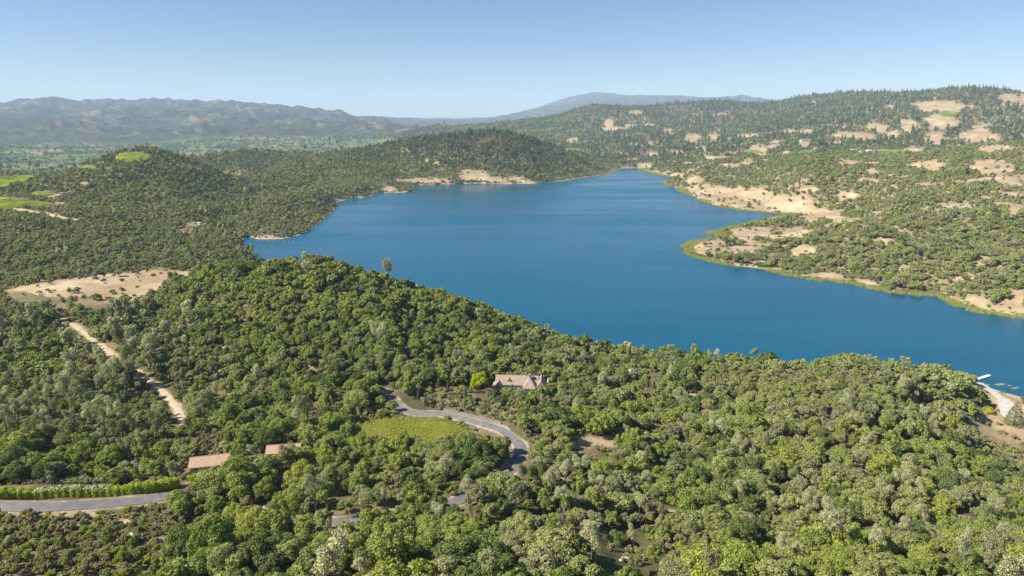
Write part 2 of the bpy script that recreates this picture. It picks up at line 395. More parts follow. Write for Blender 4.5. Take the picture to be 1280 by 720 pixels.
# valley floor: fields in a patchwork
vall = sstep(8, -12, GZ) * sstep(2300, 2800, GR) * sstep(7000, 6300, GR) * sstep(-0.14, -0.2, GA)
cx_, cy_ = np.floor((GX * 0.9 + GY * 0.3) / 210), np.floor((GY * 0.9 - GX * 0.3) / 330)
hsh = np.modf(np.abs(np.sin(cx_ * 12.9898 + cy_ * 78.233) * 43758.5453))[0]
fields = np.zeros(GX.shape + (3,)) + np.array((0.12, 0.16, 0.065))
fields = mixc(fields, (0.19, 0.18, 0.10), (hsh > 0.62).astype(float))
fields = mixc(fields, (0.05, 0.08, 0.03), (hsh < 0.2).astype(float))
fields = mixc(fields, (0.03, 0.045, 0.02), sstep(0.12, 0.3, n_m))
colr = colr * (1 - vall[..., None]) + fields * vall[..., None]
dry = np.zeros(GX.shape + (3,)) + np.array((0.345, 0.26, 0.158))
dry = mixc(dry, (0.29, 0.215, 0.125), sstep(-0.1, 0.7, n_m + 0.4 * n_f))
dry = mixc(dry, (0.44, 0.35, 0.23), sstep(0.1, 0.8, -n_m + 0.5 * n_f))
colr = colr * (1 - GG[..., None]) + dry * GG[..., None]
vg = np.zeros(GX.shape + (3,)) + np.array((0.105, 0.165, 0.022))
vg = mixc(vg, (0.14, 0.19, 0.03), sstep(-0.2, 0.5, n_m))
colr = colr * (1 - GV[..., None]) + vg * GV[..., None]
rightshore = ((GX > 150) & (GY > 600)).astype(float)
colr = mixc(colr, (0.42, 0.34, 0.23), beach * 0.9)
wet = sstep(5 + 0.005 * GR, 0.5, SDF + 3 * n_m) * (SDF > -30)
colr = mixc(colr, (0.17, 0.17, 0.06), wet * rightshore * sstep(-0.25, 0.15, n_m + sstep(1300, 900, GX + 0.0 * GY) * 0.1) * 0.95)
vy = in_poly(GX, GY, vineyard_world)
colr = np.where(vy[..., None], np.array((0.17, 0.155, 0.06)), colr)
for nm, w_in, w_out, c in (('upper', 2.6, 4.6, (0.40, 0.335, 0.25)), ('lower', 2.8, 5.0, (0.36, 0.285, 0.18)), ('track', 1.4, 3.6, (0.42, 0.335, 0.22))):
    colr = mixc(colr, c, 1 - sstep(w_in, w_out, RD[nm] + 1.2 * n_f))
for nm, pp in (('hillroad', [(-20, 263), (0, 261.5), (24, 262), (50, 267), (75, 272), (95, 275)]), ('hillroad2', [(53, 249), (70, 245), (85, 240)]), ('hillroad3', [(62, 258), (72, 256.5), (76, 254)]), ('hillroad4', [(125, 205), (142, 199), (150, 195)])):
    L = polyline([hit(*p) for p in pp], 5.0)
    m = (GR > 900) & (GR < 2300)
    dd = np.full(GX.shape, 1e6); dd[m] = seg_dist(GX[m], GY[m], L)[0]
    RD[nm] = dd
    colr = mixc(colr, (0.47, 0.38, 0.25), 1 - sstep(4, 9, dd))
colr = np.clip(colr, 0.005, 0.8)

# ------------------------------------------------------------------ material helpers
WARM = (1.17, 1.0, 1.18)
GAIN = 2.6          # a leaf reflects and also passes light: the shader splits this sum between the two
def mat_new(name):
    m = bpy.data.materials.new(name); m.use_nodes = True
    nt = m.node_tree; nt.nodes.clear()
    return m, nt, nt.nodes.new, nt.links.new
def principled(name, color, rough=0.8, noise=None, bump=None, spec=0.3):
    m, nt, N, L = mat_new(name)
    o = N('ShaderNodeOutputMaterial'); b = N('ShaderNodeBsdfPrincipled')
    b.inputs['Roughness'].default_value = rough
    b.inputs['Specular IOR Level'].default_value = spec
    b.inputs['Base Color'].default_value = (*color, 1)
    L(b.outputs[0], o.inputs[0])
    if noise:
        sc, amt = noise
        tc = N('ShaderNodeTexCoord'); n = N('ShaderNodeTexNoise'); n.inputs['Scale'].default_value = sc; n.inputs['Detail'].default_value = 5
        L(tc.outputs['Object'], n.inputs['Vector'])
        r = N('ShaderNodeValToRGB')
        r.color_ramp.elements[0].position = 0.3; r.color_ramp.elements[1].position = 0.7
        r.color_ramp.elements[0].color = (*[c * (1 - amt) for c in color], 1)
        r.color_ramp.elements[1].color = (*[min(1, c * (1 + amt)) for c in color], 1)
        L(n.outputs[0], r.inputs[0]); L(r.outputs[0], b.inputs['Base Color'])
        if bump:
            bp = N('ShaderNodeBump'); bp.inputs['Strength'].default_value = bump[0]; bp.inputs['Distance'].default_value = bump[1]
            L(n.outputs[0], bp.inputs['Height']); L(bp.outputs[0], b.inputs['Normal'])
    return m
def foliage(name, c1, c2, trans=0.3, leafvar=0.45):
    trans = trans + 0.05; c1 = [q * GAIN * w for q, w in zip(c1, WARM)]; c2 = [q * GAIN * w for q, w in zip(c2, WARM)]
    m, nt, N, L = mat_new(name)
    o = N('ShaderNodeOutputMaterial')
    oi = N('ShaderNodeObjectInfo')
    nz = N('ShaderNodeTexNoise'); nz.inputs['Scale'].default_value = 0.012; nz.inputs['Detail'].default_value = 2
    L(oi.outputs['Location'], nz.inputs['Vector'])
    ad = N('ShaderNodeMath'); ad.operation = 'MULTIPLY_ADD'; ad.inputs[1].default_value = 0.7
    sb = N('ShaderNodeMath'); sb.operation = 'MULTIPLY_ADD'; sb.inputs[1].default_value = 0.9; sb.inputs[2].default_value = -0.30
    L(nz.outputs[0], sb.inputs[0])
    L(oi.outputs['Random'], ad.inputs[0]); L(sb.outputs[0], ad.inputs[2])
    mx = N('ShaderNodeMix'); mx.data_type = 'RGBA'
    mx.inputs['A'].default_value = (*c1, 1); mx.inputs['B'].default_value = (*c2, 1)
    L(ad.outputs[0], mx.inputs['Factor'])
    at_ = N('ShaderNodeAttribute'); at_.attribute_name = 'v'
    mr = N('ShaderNodeMapRange'); mr.inputs['To Min'].default_value = 1 - leafvar; mr.inputs['To Max'].default_value = 1 + leafvar
    L(at_.outputs['Fac'], mr.inputs['Value'])
    sc = N('ShaderNodeVectorMath'); sc.operation = 'SCALE'
    L(mx.outputs['Result'], sc.inputs[0]); L(mr.outputs[0], sc.inputs['Scale'])
    d = N('ShaderNodeBsdfDiffuse'); t = N('ShaderNodeBsdfTranslucent'); ms = N('ShaderNodeMixShader')
    ms.inputs[0].default_value = trans
    tm = N('ShaderNodeVectorMath'); tm.operation = 'MULTIPLY'; tm.inputs[1].default_value = (1.12, 1.14, 0.7)
    L(sc.outputs[0], tm.inputs[0])
    L(sc.outputs[0], d.inputs[0]); L(tm.outputs[0], t.inputs[0])
    L(d.outputs[0], ms.inputs[1]); L(t.outputs[0], ms.inputs[2]); L(ms.outputs[0], o.inputs[0])
    return m

# ground
gm, nt, N, L = mat_new('ground_soil_and_grass')
o = N('ShaderNodeOutputMaterial'); b = N('ShaderNodeBsdfPrincipled'); b.inputs['Roughness'].default_value = 0.95; b.inputs['Specular IOR Level'].default_value = 0.1
a_ = N('ShaderNodeAttribute'); a_.attribute_name = 'cover'
geo = N('ShaderNodeNewGeometry')
n1 = N('ShaderNodeTexNoise'); n1.inputs['Scale'].default_value = 0.55; n1.inputs['Detail'].default_value = 6
n2 = N('ShaderNodeTexNoise'); n2.inputs['Scale'].default_value = 0.06; n2.inputs['Detail'].default_value = 6
L(geo.outputs['Position'], n1.inputs['Vector']); L(geo.outputs['Position'], n2.inputs['Vector'])
m1 = N('ShaderNodeMath'); m1.operation = 'ADD'; L(n1.outputs[0], m1.inputs[0]); L(n2.outputs[0], m1.inputs[1])
mr = N('ShaderNodeMapRange'); mr.inputs['From Min'].default_value = 0.65; mr.inputs['From Max'].default_value = 1.35; mr.inputs['To Min'].default_value = 0.68; mr.inputs['To Max'].default_value = 1.25
L(m1.outputs[0], mr.inputs['Value'])
sc_ = N('ShaderNodeVectorMath'); sc_.operation = 'SCALE'; L(a_.outputs['Color'], sc_.inputs[0]); L(mr.outputs[0], sc_.inputs['Scale'])
L(sc_.outputs[0], b.inputs['Base Color'])
bp = N('ShaderNodeBump'); bp.inputs['Strength'].default_value = 0.6; bp.inputs['Distance'].default_value = 0.5
L(n1.outputs[0], bp.inputs['Height']); L(bp.outputs[0], b.inputs['Normal']); L(b.outputs[0], o.inputs[0])

# water
wm, nt, N, L = mat_new('lake_water')
o = N('ShaderNodeOutputMaterial'); b = N('ShaderNodeBsdfPrincipled')
b.inputs['IOR'].default_value = 1.333; b.inputs['Specular IOR Level'].default_value = 0.36
geo = N('ShaderNodeNewGeometry')
mp = N('ShaderNodeMapping'); mp.inputs['Scale'].default_value = (0.0016, 0.0075, 1); mp.inputs['Rotation'].default_value = (0, 0, math.radians(8))
L(geo.outputs['Position'], mp.inputs['Vector'])
st = N('ShaderNodeTexNoise'); st.inputs['Scale'].default_value = 1.0; st.inputs['Detail'].default_value = 5; st.inputs['Roughness'].default_value = 0.6; st.inputs['Distortion'].default_value = 0.6
L(mp.outputs[0], st.inputs['Vector'])
rr_ = N('ShaderNodeMapRange'); rr_.inputs['From Min'].default_value = 0.35; rr_.inputs['From Max'].default_value = 0.65; rr_.inputs['To Min'].default_value = 0.07; rr_.inputs['To Max'].default_value = 0.30
L(st.outputs[0], rr_.inputs['Value']); L(rr_.outputs[0], b.inputs['Roughness'])
wc = N('ShaderNodeMix'); wc.data_type = 'RGBA'; wc.inputs['A'].default_value = (0.0, 0.042, 0.086, 1); wc.inputs['B'].default_value = (0.0, 0.098, 0.165, 1)
L(st.outputs[0], wc.inputs['Factor']); L(wc.outputs['Result'], b.inputs['Base Color'])
wv = N('ShaderNodeTexNoise'); wv.inputs['Scale'].default_value = 0.9; wv.inputs['Detail'].default_value = 4
mp2 = N('ShaderNodeMapping'); mp2.inputs['Scale'].default_value = (0.5, 1.0, 1)
L(geo.outputs['Position'], mp2.inputs['Vector']); L(mp2.outputs[0], wv.inputs['Vector'])
bp = N('ShaderNodeBump'); bp.inputs['Distance'].default_value = 0.25
bs = N('ShaderNodeMapRange'); bs.inputs['From Min'].default_value = 0.35; bs.inputs['From Max'].default_value = 0.65; bs.inputs['To Min'].default_value = 0.12; bs.inputs['To Max'].default_value = 0.85
L(st.outputs[0], bs.inputs['Value']); L(bs.outputs[0], bp.inputs['Strength'])
L(wv.outputs[0], bp.inputs['Height']); L(bp.outputs[0], b.inputs['Normal']); L(b.outputs[0], o.inputs[0])

M = {}
M['asphalt'] = principled('asphalt', (0.155, 0.15, 0.145), 0.9, (0.35, 0.22), (0.3, 0.02))
M['gravel'] = principled('pale_gravel', (0.42, 0.40, 0.37), 0.95, (0.3, 0.2), (0.3, 0.03))
M['dirt'] = principled('track_dirt', (0.40, 0.325, 0.225), 0.95, (0.3, 0.22), (0.4, 0.05))
M['bark'] = principled('bark', (0.085, 0.066, 0.050), 0.95, (3.0, 0.4), (0.6, 0.05))
M['bark_pale'] = principled('weathered_bark', (0.24, 0.21, 0.18), 0.95, (3.0, 0.3), (0.6, 0.05))
M['tile'] = principled('clay_roof_tile', (0.29, 0.225, 0.178), 0.85, (2.2, 0.35), (0.8, 0.08))
M['tile2'] = principled('sandy_roof_tile', (0.37, 0.25, 0.175), 0.85, (2.2, 0.32), (0.8, 0.08))
M['stucco'] = principled('cream_stucco', (0.50, 0.46, 0.39), 0.9, (0.8, 0.12))
M['stone'] = principled('grey_field_stone', (0.22, 0.195, 0.165), 0.9, (1.6, 0.35), (0.9, 0.1))
M['whitewall'] = principled('white_render', (0.70, 0.69, 0.66), 0.85, (0.6, 0.08))
M['glass'] = principled('window_glass', (0.03, 0.04, 0.05), 0.08, spec=0.6)
M['frame'] = principled('painted_frame', (0.62, 0.61, 0.58), 0.6, (2.0, 0.08))
M['wood'] = principled('dark_timber', (0.16, 0.10, 0.06), 0.8, (2.0, 0.3))
M['greyroof'] = principled('grey_shingle', (0.20, 0.20, 0.21), 0.85, (1.5, 0.25))
M['darkroof'] = principled('dark_blue_roof', (0.045, 0.055, 0.085), 0.6, (1.5, 0.25))
M['dock'] = principled('bleached_dock_boards', (0.66, 0.64, 0.59), 0.8, (1.0, 0.15))
M['metal'] = principled('galvanised_metal', (0.42, 0.43, 0.44), 0.45, (2.0, 0.1))
M['cloth'] = principled('white_canvas', (0.80, 0.79, 0.75), 0.9, (2.0, 0.05))
M['rock'] = principled('pale_boulder', (0.46, 0.42, 0.36), 0.95, (0.9, 0.3), (0.9, 0.15))
M['buoy'] = principled('white_buoy_plastic', (0.70, 0.70, 0.68), 0.5, (2.0, 0.06))

LEAF = {
 'oak_dark':   foliage('oak_leaves_dark', (0.036, 0.058, 0.016), (0.060, 0.082, 0.024)),
 'oak_mid':    foliage('oak_leaves_green', (0.062, 0.094, 0.020), (0.098, 0.126, 0.032)),
 'oak_olive':  foliage('oak_leaves_olive', (0.078, 0.104, 0.032), (0.110, 0.136, 0.044)),
 'oak_bright': foliage('oak_leaves_bright', (0.074, 0.108, 0.020), (0.104, 0.134, 0.026)),
 'oak_grey':   foliage('oak_leaves_grey', (0.076, 0.094, 0.040), (0.104, 0.122, 0.054)),
 'pine':       foliage('grey_pine_needles', (0.108, 0.130, 0.060), (0.150, 0.174, 0.086), 0.2),
 'pine_green': foliage('pine_needles', (0.070, 0.090, 0.034), (0.104, 0.124, 0.050), 0.2),
 'fir':        foliage('fir_needles', (0.026, 0.042, 0.020), (0.046, 0.064, 0.030), 0.1),
 'shrub':      foliage('chaparral_leaves', (0.066, 0.086, 0.032), (0.104, 0.116, 0.048)),
 'shrub_bright': foliage('bright_shrub_leaves', (0.080, 0.112, 0.016), (0.115, 0.138, 0.022)),
 'shrub_grey': foliage('grey_shrub_leaves', (0.078, 0.084, 0.038), (0.112, 0.112, 0.054)),
 'olive':      foliage('olive_leaves', (0.092, 0.116, 0.054), (0.126, 0.150, 0.074)),
 'lime':       foliage('yellow_green_leaves', (0.120, 0.160, 0.008), (0.145, 0.180, 0.010), 0.35),
 'cypress':    foliage('cypress_leaves', (0.026, 0.046, 0.018), (0.036, 0.058, 0.022), 0.1),
 'vine':       foliage('vine_leaves', (0.112, 0.156, 0.014), (0.140, 0.176, 0.020), 0.35),
 'hedge':      foliage('hedge_leaves', (0.110, 0.160, 0.016), (0.135, 0.180, 0.022), 0.3),
 'reed':       foliage('reed_blades', (0.084, 0.108, 0.026), (0.116, 0.132, 0.036), 0.2),
 'dead':       foliage('dry_twigs', (0.19, 0.165, 0.135), (0.24, 0.21, 0.18), 0.0),
}
LEAF['blossom'] = principled('pale_blossom', (0.42, 0.47, 0.32), 0.9, (2.0, 0.1))

# ------------------------------------------------------------------ object helpers
def link_mesh(name, V, Fc, mats, parent=None, mi=None, v=None, smooth=False):
    me = bpy.data.meshes.new(name)
    V = np.asarray(V, np.float32)
    if isinstance(Fc, np.ndarray):
        k = Fc.shape[1]
        me.vertices.add(len(V)); me.vertices.foreach_set('co', V.ravel())
        me.loops.add(Fc.size); me.loops.foreach_set('vertex_index', Fc.ravel().astype(np.int32))
        me.polygons.add(len(Fc)); me.polygons.foreach_set('loop_start', np.arange(0, Fc.size, k, dtype=np.int32))
        me.polygons.foreach_set('loop_total', np.full(len(Fc), k, np.int32))
        me.update(calc_edges=True)
    else:
        me.from_pydata([tuple(map(float, p)) for p in V], [], Fc); me.update()
    for m in (mats if isinstance(mats, (list, tuple)) else [mats]): me.materials.append(m)
    if mi is not None: me.polygons.foreach_set('material_index', np.asarray(mi, np.int32))
    if v is not None:
        a = me.attributes.new('v', 'FLOAT', 'FACE'); a.data.foreach_set('value', np.asarray(v, np.float32))
    if smooth: me.polygons.foreach_set('use_smooth', np.ones(len(me.polygons), bool))
    ob = bpy.data.objects.new(name, me)
    if parent != 'none':
        col.objects.link(ob)
        if parent is not None: ob.parent = parent
    return ob
def tag(o, label, cat, group=None):
    o['label'] = label; o['category'] = cat
    if group: o['group'] = group
    return o
def thing(name, loc, rz=0, label=None, cat=None, group=None):
    o = bpy.data.objects.new(name, None); col.objects.link(o)
    o.location = loc; o.rotation_euler = (0, 0, rz); o.empty_display_size = 1
    if label: tag(o, label, cat, group)
    return o
def unit(n, g): 
    a = g.normal(size=(n, 3)); return a / np.linalg.norm(a, axis=1)[:, None]

class MB:
    def __init__(s): s.V = []; s.F = []
    def add(s, V, Fc):
        n = len(s.V); s.V += [tuple(p) for p in V]; s.F += [tuple(i + n for i in f) for f in Fc]; return s
    def box(s, x0, x1, y0, y1, z0, z1):
        V = [(x, y, z) for z in (z0, z1) for y in (y0, y1) for x in (x0, x1)]
        return s.add(V, [(0, 2, 3, 1), (4, 5, 7, 6), (0, 1, 5, 4), (2, 6, 7, 3), (0, 4, 6, 2), (1, 3, 7, 5)])
    def tube(s, P, R, n=6, cap=True):
        P = [np.array(p, float) for p in P]; V = []; Fc = []
        for i, p in enumerate(P):
            t = P[min(i + 1, len(P) - 1)] - P[max(i - 1, 0)]; t /= np.linalg.norm(t) + 1e-9
            u = np.cross(t, (0.31, 0.92, 0.2)); u /= np.linalg.norm(u); w = np.cross(t, u)
            for k in range(n):
                a = 2 * math.pi * k / n
                V.append(p + R[i] * (math.cos(a) * u + math.sin(a) * w))
        for i in range(len(P) - 1):
            for k in range(n):
                Fc.append((i * n + k, i * n + (k + 1) % n, (i + 1) * n + (k + 1) % n, (i + 1) * n + k))
        if cap: Fc.append(tuple(range((len(P) - 1) * n, len(P) * n)))
        return s.add(V, Fc)
    def build(s, name, m, parent=None, smooth=False):
        return link_mesh(name, s.V, s.F, m, parent, smooth=smooth)

# ------------------------------------------------------------------ ground, lake, roads
def grid_faces(mask=None):
    i, j = np.meshgrid(np.arange(NR - 1), np.arange(NA - 1), indexing='ij')
    if mask is not None: i, j = i[mask], j[mask]
    i = i.ravel(); j = j.ravel()
    return np.stack([i * NA + j, i * NA + j + 1, (i + 1) * NA + j + 1, (i + 1) * NA + j], 1)[:, ::-1].copy()
V = np.stack([GX, GY, GZ], -1).reshape(-1, 3)
ground = link_mesh('ground', V, grid_faces(), gm, smooth=True)
ground['kind'] = 'structure'
ca = ground.data.attributes.new('cover', 'FLOAT_COLOR', 'POINT')
ca.data.foreach_set('color', np.concatenate([colr.reshape(-1, 3), np.ones((NA * NR, 1))], 1).astype(np.float32).ravel())
# the patch right below the camera
zc = float(GZ[0].mean())
Vc = [(0, 0, zc)] + [(GX[0, j], GY[0, j], GZ[0, j]) for j in range(NA)]
gc = link_mesh('ground', Vc, [(0, (j + 1) % NA + 1, j + 1) for j in range(NA)], gm); gc['kind'] = 'structure'

sd4 = np.minimum(np.minimum(SDF[:-1, :-1], SDF[1:, :-1]), np.minimum(SDF[:-1, 1:], SDF[1:, 1:]))
fl = grid_faces(sd4 < 12)
used = np.unique(fl); remap = np.full(NA * NR, -1); remap[used] = np.arange(len(used))
LV = V[used].copy(); LV[:, 2] = 0.0
lake = link_mesh('lake', LV, remap[fl], wm, smooth=True); lake['kind'] = 'structure'

def ribbon(name, L, zs, wid, m, lift=0.05):
    T = np.gradient(L, axis=0); T /= np.linalg.norm(T, axis=1)[:, None] + 1e-9
    Nn = np.stack([-T[:, 1], T[:, 0]], 1)
    V = []; Fc = []
    offs = [-wid / 2 - 0.02, -wid / 2, -wid / 4, 0, wid / 4, wid / 2, wid / 2 + 0.02]
    zo = [-0.5, 0, 0.04, 0.06, 0.04, 0, -0.5]
    k = len(offs)
    for i in range(len(L)):
        for q, ofs in enumerate(offs):
            w = ofs * (1 + 0.03 * math.sin(i * 0.35 + q))
            V.append((L[i, 0] + Nn[i, 0] * w, L[i, 1] + Nn[i, 1] * w, zs[i] + lift + zo[q]))
    for i in range(len(L) - 1):
        for q in range(k - 1):
            a = i * k + q
            Fc.append((a, a + 1, a + k + 1, a + k))
    ob = link_mesh(name, V, Fc, m); ob['kind'] = 'structure'
    return ob
ribbon('paved_road', *ROADS['upper'], M['asphalt'])
ribbon('paved_road', *ROADS['lower'], M['asphalt'])
ribbon('dirt_track', ROADS['track'][0], ROADS['track'][1], 3.2, M['dirt'])

# gravel launch apron beside the dock
ap = polyline([hit(*p) for p in [(1219, 477), (1240, 492), (1256, 503), (1262, 520), (1290, 530)]], 2.0)
ribbon('gravel_boat_ramp', ap, samp(GZ, ap[:, 0], ap[:, 1]) + 0.12, 9.0, M['gravel'], 0.05)

# ------------------------------------------------------------------ plants: leaf clouds on lobes
def leaves(g, lobes, n, size, jit=0.8, flat=1.0, keep=0.72, asp=1.0):
    """n leaf-spray quads scattered over the surfaces of the lobes (x, y, z, radius)"""
    lob = np.array(lobes, float)
    w = lob[:, 3] ** 2; idx = g.choice(len(lob), size=int(n * 1.5), p=w / w.sum())
    d = unit(len(idx), g); d[:, 2] = np.where((d[:, 2] < -0.45), -d[:, 2], d[:, 2])
    rad = lob[idx, 3] * (0.66 + 0.48 * g.random(len(idx)))
    c = lob[idx, :3] + d * rad[:, None] * np.array([1, 1, flat])
    inside = np.zeros(len(c), bool)
    for k in range(len(lob)):
        q = np.linalg.norm((c - lob[k, :3]) / np.array([1, 1, flat]), axis=1) < keep * lob[k, 3]
        inside |= q & (idx != k)
    c, d = c[~inside][:n], d[~inside][:n]
    nrm = d + jit * g.normal(size=d.shape) * 0.6; nrm /= np.linalg.norm(nrm, axis=1)[:, None]
    t = np.cross(nrm, unit(len(c), g)); t /= np.linalg.norm(t, axis=1)[:, None] + 1e-9
    bt = np.cross(nrm, t)
    s = size * (0.55 + 0.9 * g.random(len(c)))[:, None]
    s2 = s * asp * (0.6 + 0.5 * g.random(len(c)))[:, None]
    q = np.stack([c - t * s - bt * s2 * 0.6, c + t * s * 0.7 - bt * s2, c + t * s + bt * s2 * 0.7, c - t * s * 0.6 + bt * s2], 1)
    Fq = np.arange(len(c) * 4).reshape(-1, 4)
    return q.reshape(-1, 3), Fq, g.random(len(c))
def oak_lobes(g, R, H, n, z0):
    L = []
    for k in range(n):
        a = g.random() * 6.283; q = math.sqrt(g.random()) * 0.88
        r = R * (0.17 + 0.19 * g.random() ** 1.3)
        top = math.sqrt(max(0.0, 1 - q * q))
        z = z0 + H * (0.10 + 0.70 * top * (0.18 + 0.82 * g.random() ** 0.6))
        L.append((R * q * math.cos(a), R * q * math.sin(a), z, r))
    L.append((0, 0, z0 + H * 0.5, R * 0.45))
    return L
def trunk_oak(g, L, z0, th):
    mb = MB()
    mb.tube([(0, 0, -1.2), (0.05, 0.03, z0 * 0.5), (0.1, 0, z0 + 0.6)], [th * 1.3, th, th * 0.8], 7)
    for l in sorted(L, key=lambda q: -q[3])[:6]:
        e = np.array(l[:3]); mb.tube([(0.08, 0, z0 * 0.85), e * np.array([0.5, 0.5, 1]) * np.array([1, 1, 0.75]) + np.array([0, 0, z0 * 0.15]), e], [th * 0.55, th * 0.38, th * 0.12], 5)
    return mb
def pine_lobes(g, H, R):
    """grey pine: leaning or forked, open rounded top made of loose upswept tufts"""
    L = []; stems = []
    nf = int(g.integers(1, 4)); base = H * (0.34 + 0.2 * g.random())
    for k in range(nf):
        a = g.random() * 6.283; lean = (0.10 + 0.16 * g.random()) * H * (0.35 if nf == 1 else 1)
        tip = np.array([math.cos(a) * lean, math.sin(a) * lean, H * (0.86 + 0.14 * g.random())])
        stems.append(tip)
        m = int(15 / nf + 4)
        for q in range(m):
            t = 0.30 + 0.70 * (q + g.random()) / m
            p = np.array([0, 0, base]) * (1 - t) + tip * t
            spread = R * (1.0 - 0.60 * t ** 1.6) * (0.35 + 0.65 * g.random()) * (0.55 if nf > 1 else 0.8)
            b = g.random() * 6.283
            L.append((p[0] + math.cos(b) * spread, p[1] + math.sin(b) * spread, p[2] + 0.05 * H * g.random(), R * (0.20 + 0.13 * g.random())))
        L.append((*tip, R * 0.2))
    return L, stems, base
def pine_wood(g, L, stems, base, th):
    mb = MB()
    mb.tube([(0, 0, -1.2), (0, 0, base * 0.6), (0, 0, base)], [th * 1.2, th, th * 0.85], 7)
    for tip in stems:
        mid = np.array([tip[0] * 0.6, tip[1] * 0.6, base + (tip[2] - base) * 0.5])
        mb.tube([(0, 0, base * 0.95), mid, tip], [th * 0.7, th * 0.45, th * 0.12], 6)
    for l in L[::2]:
        e = np.array(l[:3]); s = min(stems, key=lambda t: np.hypot(t[0] - e[0], t[1] - e[1]))
        t = np.clip((e[2] - base) / (s[2] - base), 0.05, 0.9) - 0.08
        p = np.array([s[0] * t, s[1] * t, base + (s[2] - base) * max(t, 0.02)])
        mb.tube([p, e], [th * 0.2, th * 0.06], 4, False)
    return mb
def fir_lobes(g, H, R):
    L = []
    n = 22
    for k in range(n):
        t = (k + 0.5) / n
        z = H * (0.10 + 0.88 * t); rr = R * (1 - t) ** 0.85
        for q in range(max(1, int(5 * (1 - t) + 1))):
            a = g.random() * 6.283
            L.append((math.cos(a) * rr * 0.6, math.sin(a) * rr * 0.6, z, 0.18 * R + rr * 0.42))
    return L

def bm_mesh(V, Fc, m, v): 
    return link_mesh('crown', V, Fc, m, 'none', v=v).data
KIND = {}
def add_kind(kind, crown, wood, wmat, height, rad, tint):
    KIND.setdefault(kind, []).append(dict(crown=crown, wood=wood, height=height, rad=rad, tint=tint))
def wood_mesh(mb, m):
    return link_mesh('trunk', mb.V, mb.F, m, 'none').data

g = np.random.default_rng(21)
for tint, word in (('oak_dark', 'dark green'), ('oak_mid', 'leaf green'), ('oak_olive', 'olive green'), ('oak_bright', 'bright green'), ('oak_grey', 'grey-green')):
    for v_ in range(3):
        R = 4.0; H = 6.2 + 1.6 * g.random(); z0 = 0.9 + 0.5 * g.random()
        Ls = oak_lobes(g, R * (0.92 + 0.2 * g.random()), H, 38 + int(g.integers(0, 12)), z0)
        c = bm_mesh(*[(a, b, LEAF[tint], d) for a, b, d in [leaves(g, Ls, 5800, 0.145, 0.8)]][0])
        add_kind('oak', c, wood_mesh(trunk_oak(g, Ls, z0, 0.24), M['bark']), M['bark'], z0 + H, R, word)
for tint, word in (('pine', 'silvery'), ('pine_green', 'grey-green')):
    for v_ in range(4):
        H = 11 + 3 * g.random(); R = 3.0 + 0.6 * g.random()
        Ls, stems, base = pine_lobes(g, H, R)
        a, b, d = leaves(g, Ls, 4200, 0.125, 1.2, 1.15, 0.5, 0.55)
        add_kind('pine', bm_mesh(a, b, LEAF[tint], d), wood_mesh(pine_wood(g, Ls, stems, base, 0.20), M['bark']), M['bark'], H, R, word)
for tint, word in (('shrub', 'olive-brown'), ('shrub_bright', 'bright yellow-green'), ('shrub_grey', 'dry grey')):
    for v_ in range(2):
        R = 1.7; H = 2.0
        Ls = oak_lobes(g, R, H, 11, 0.1)
        a, b, d = leaves(g, Ls, 1300, 0.11, 1.0)
        mb = MB()
        for l in Ls[:6]: mb.tube([(0, 0, -0.4), np.array(l[:3])], [0.06, 0.03], 4, False)
        add_kind('shrub', bm_mesh(a, b, LEAF[tint], d), wood_mesh(mb, M['bark']), M['bark'], H + 0.3, R, word)

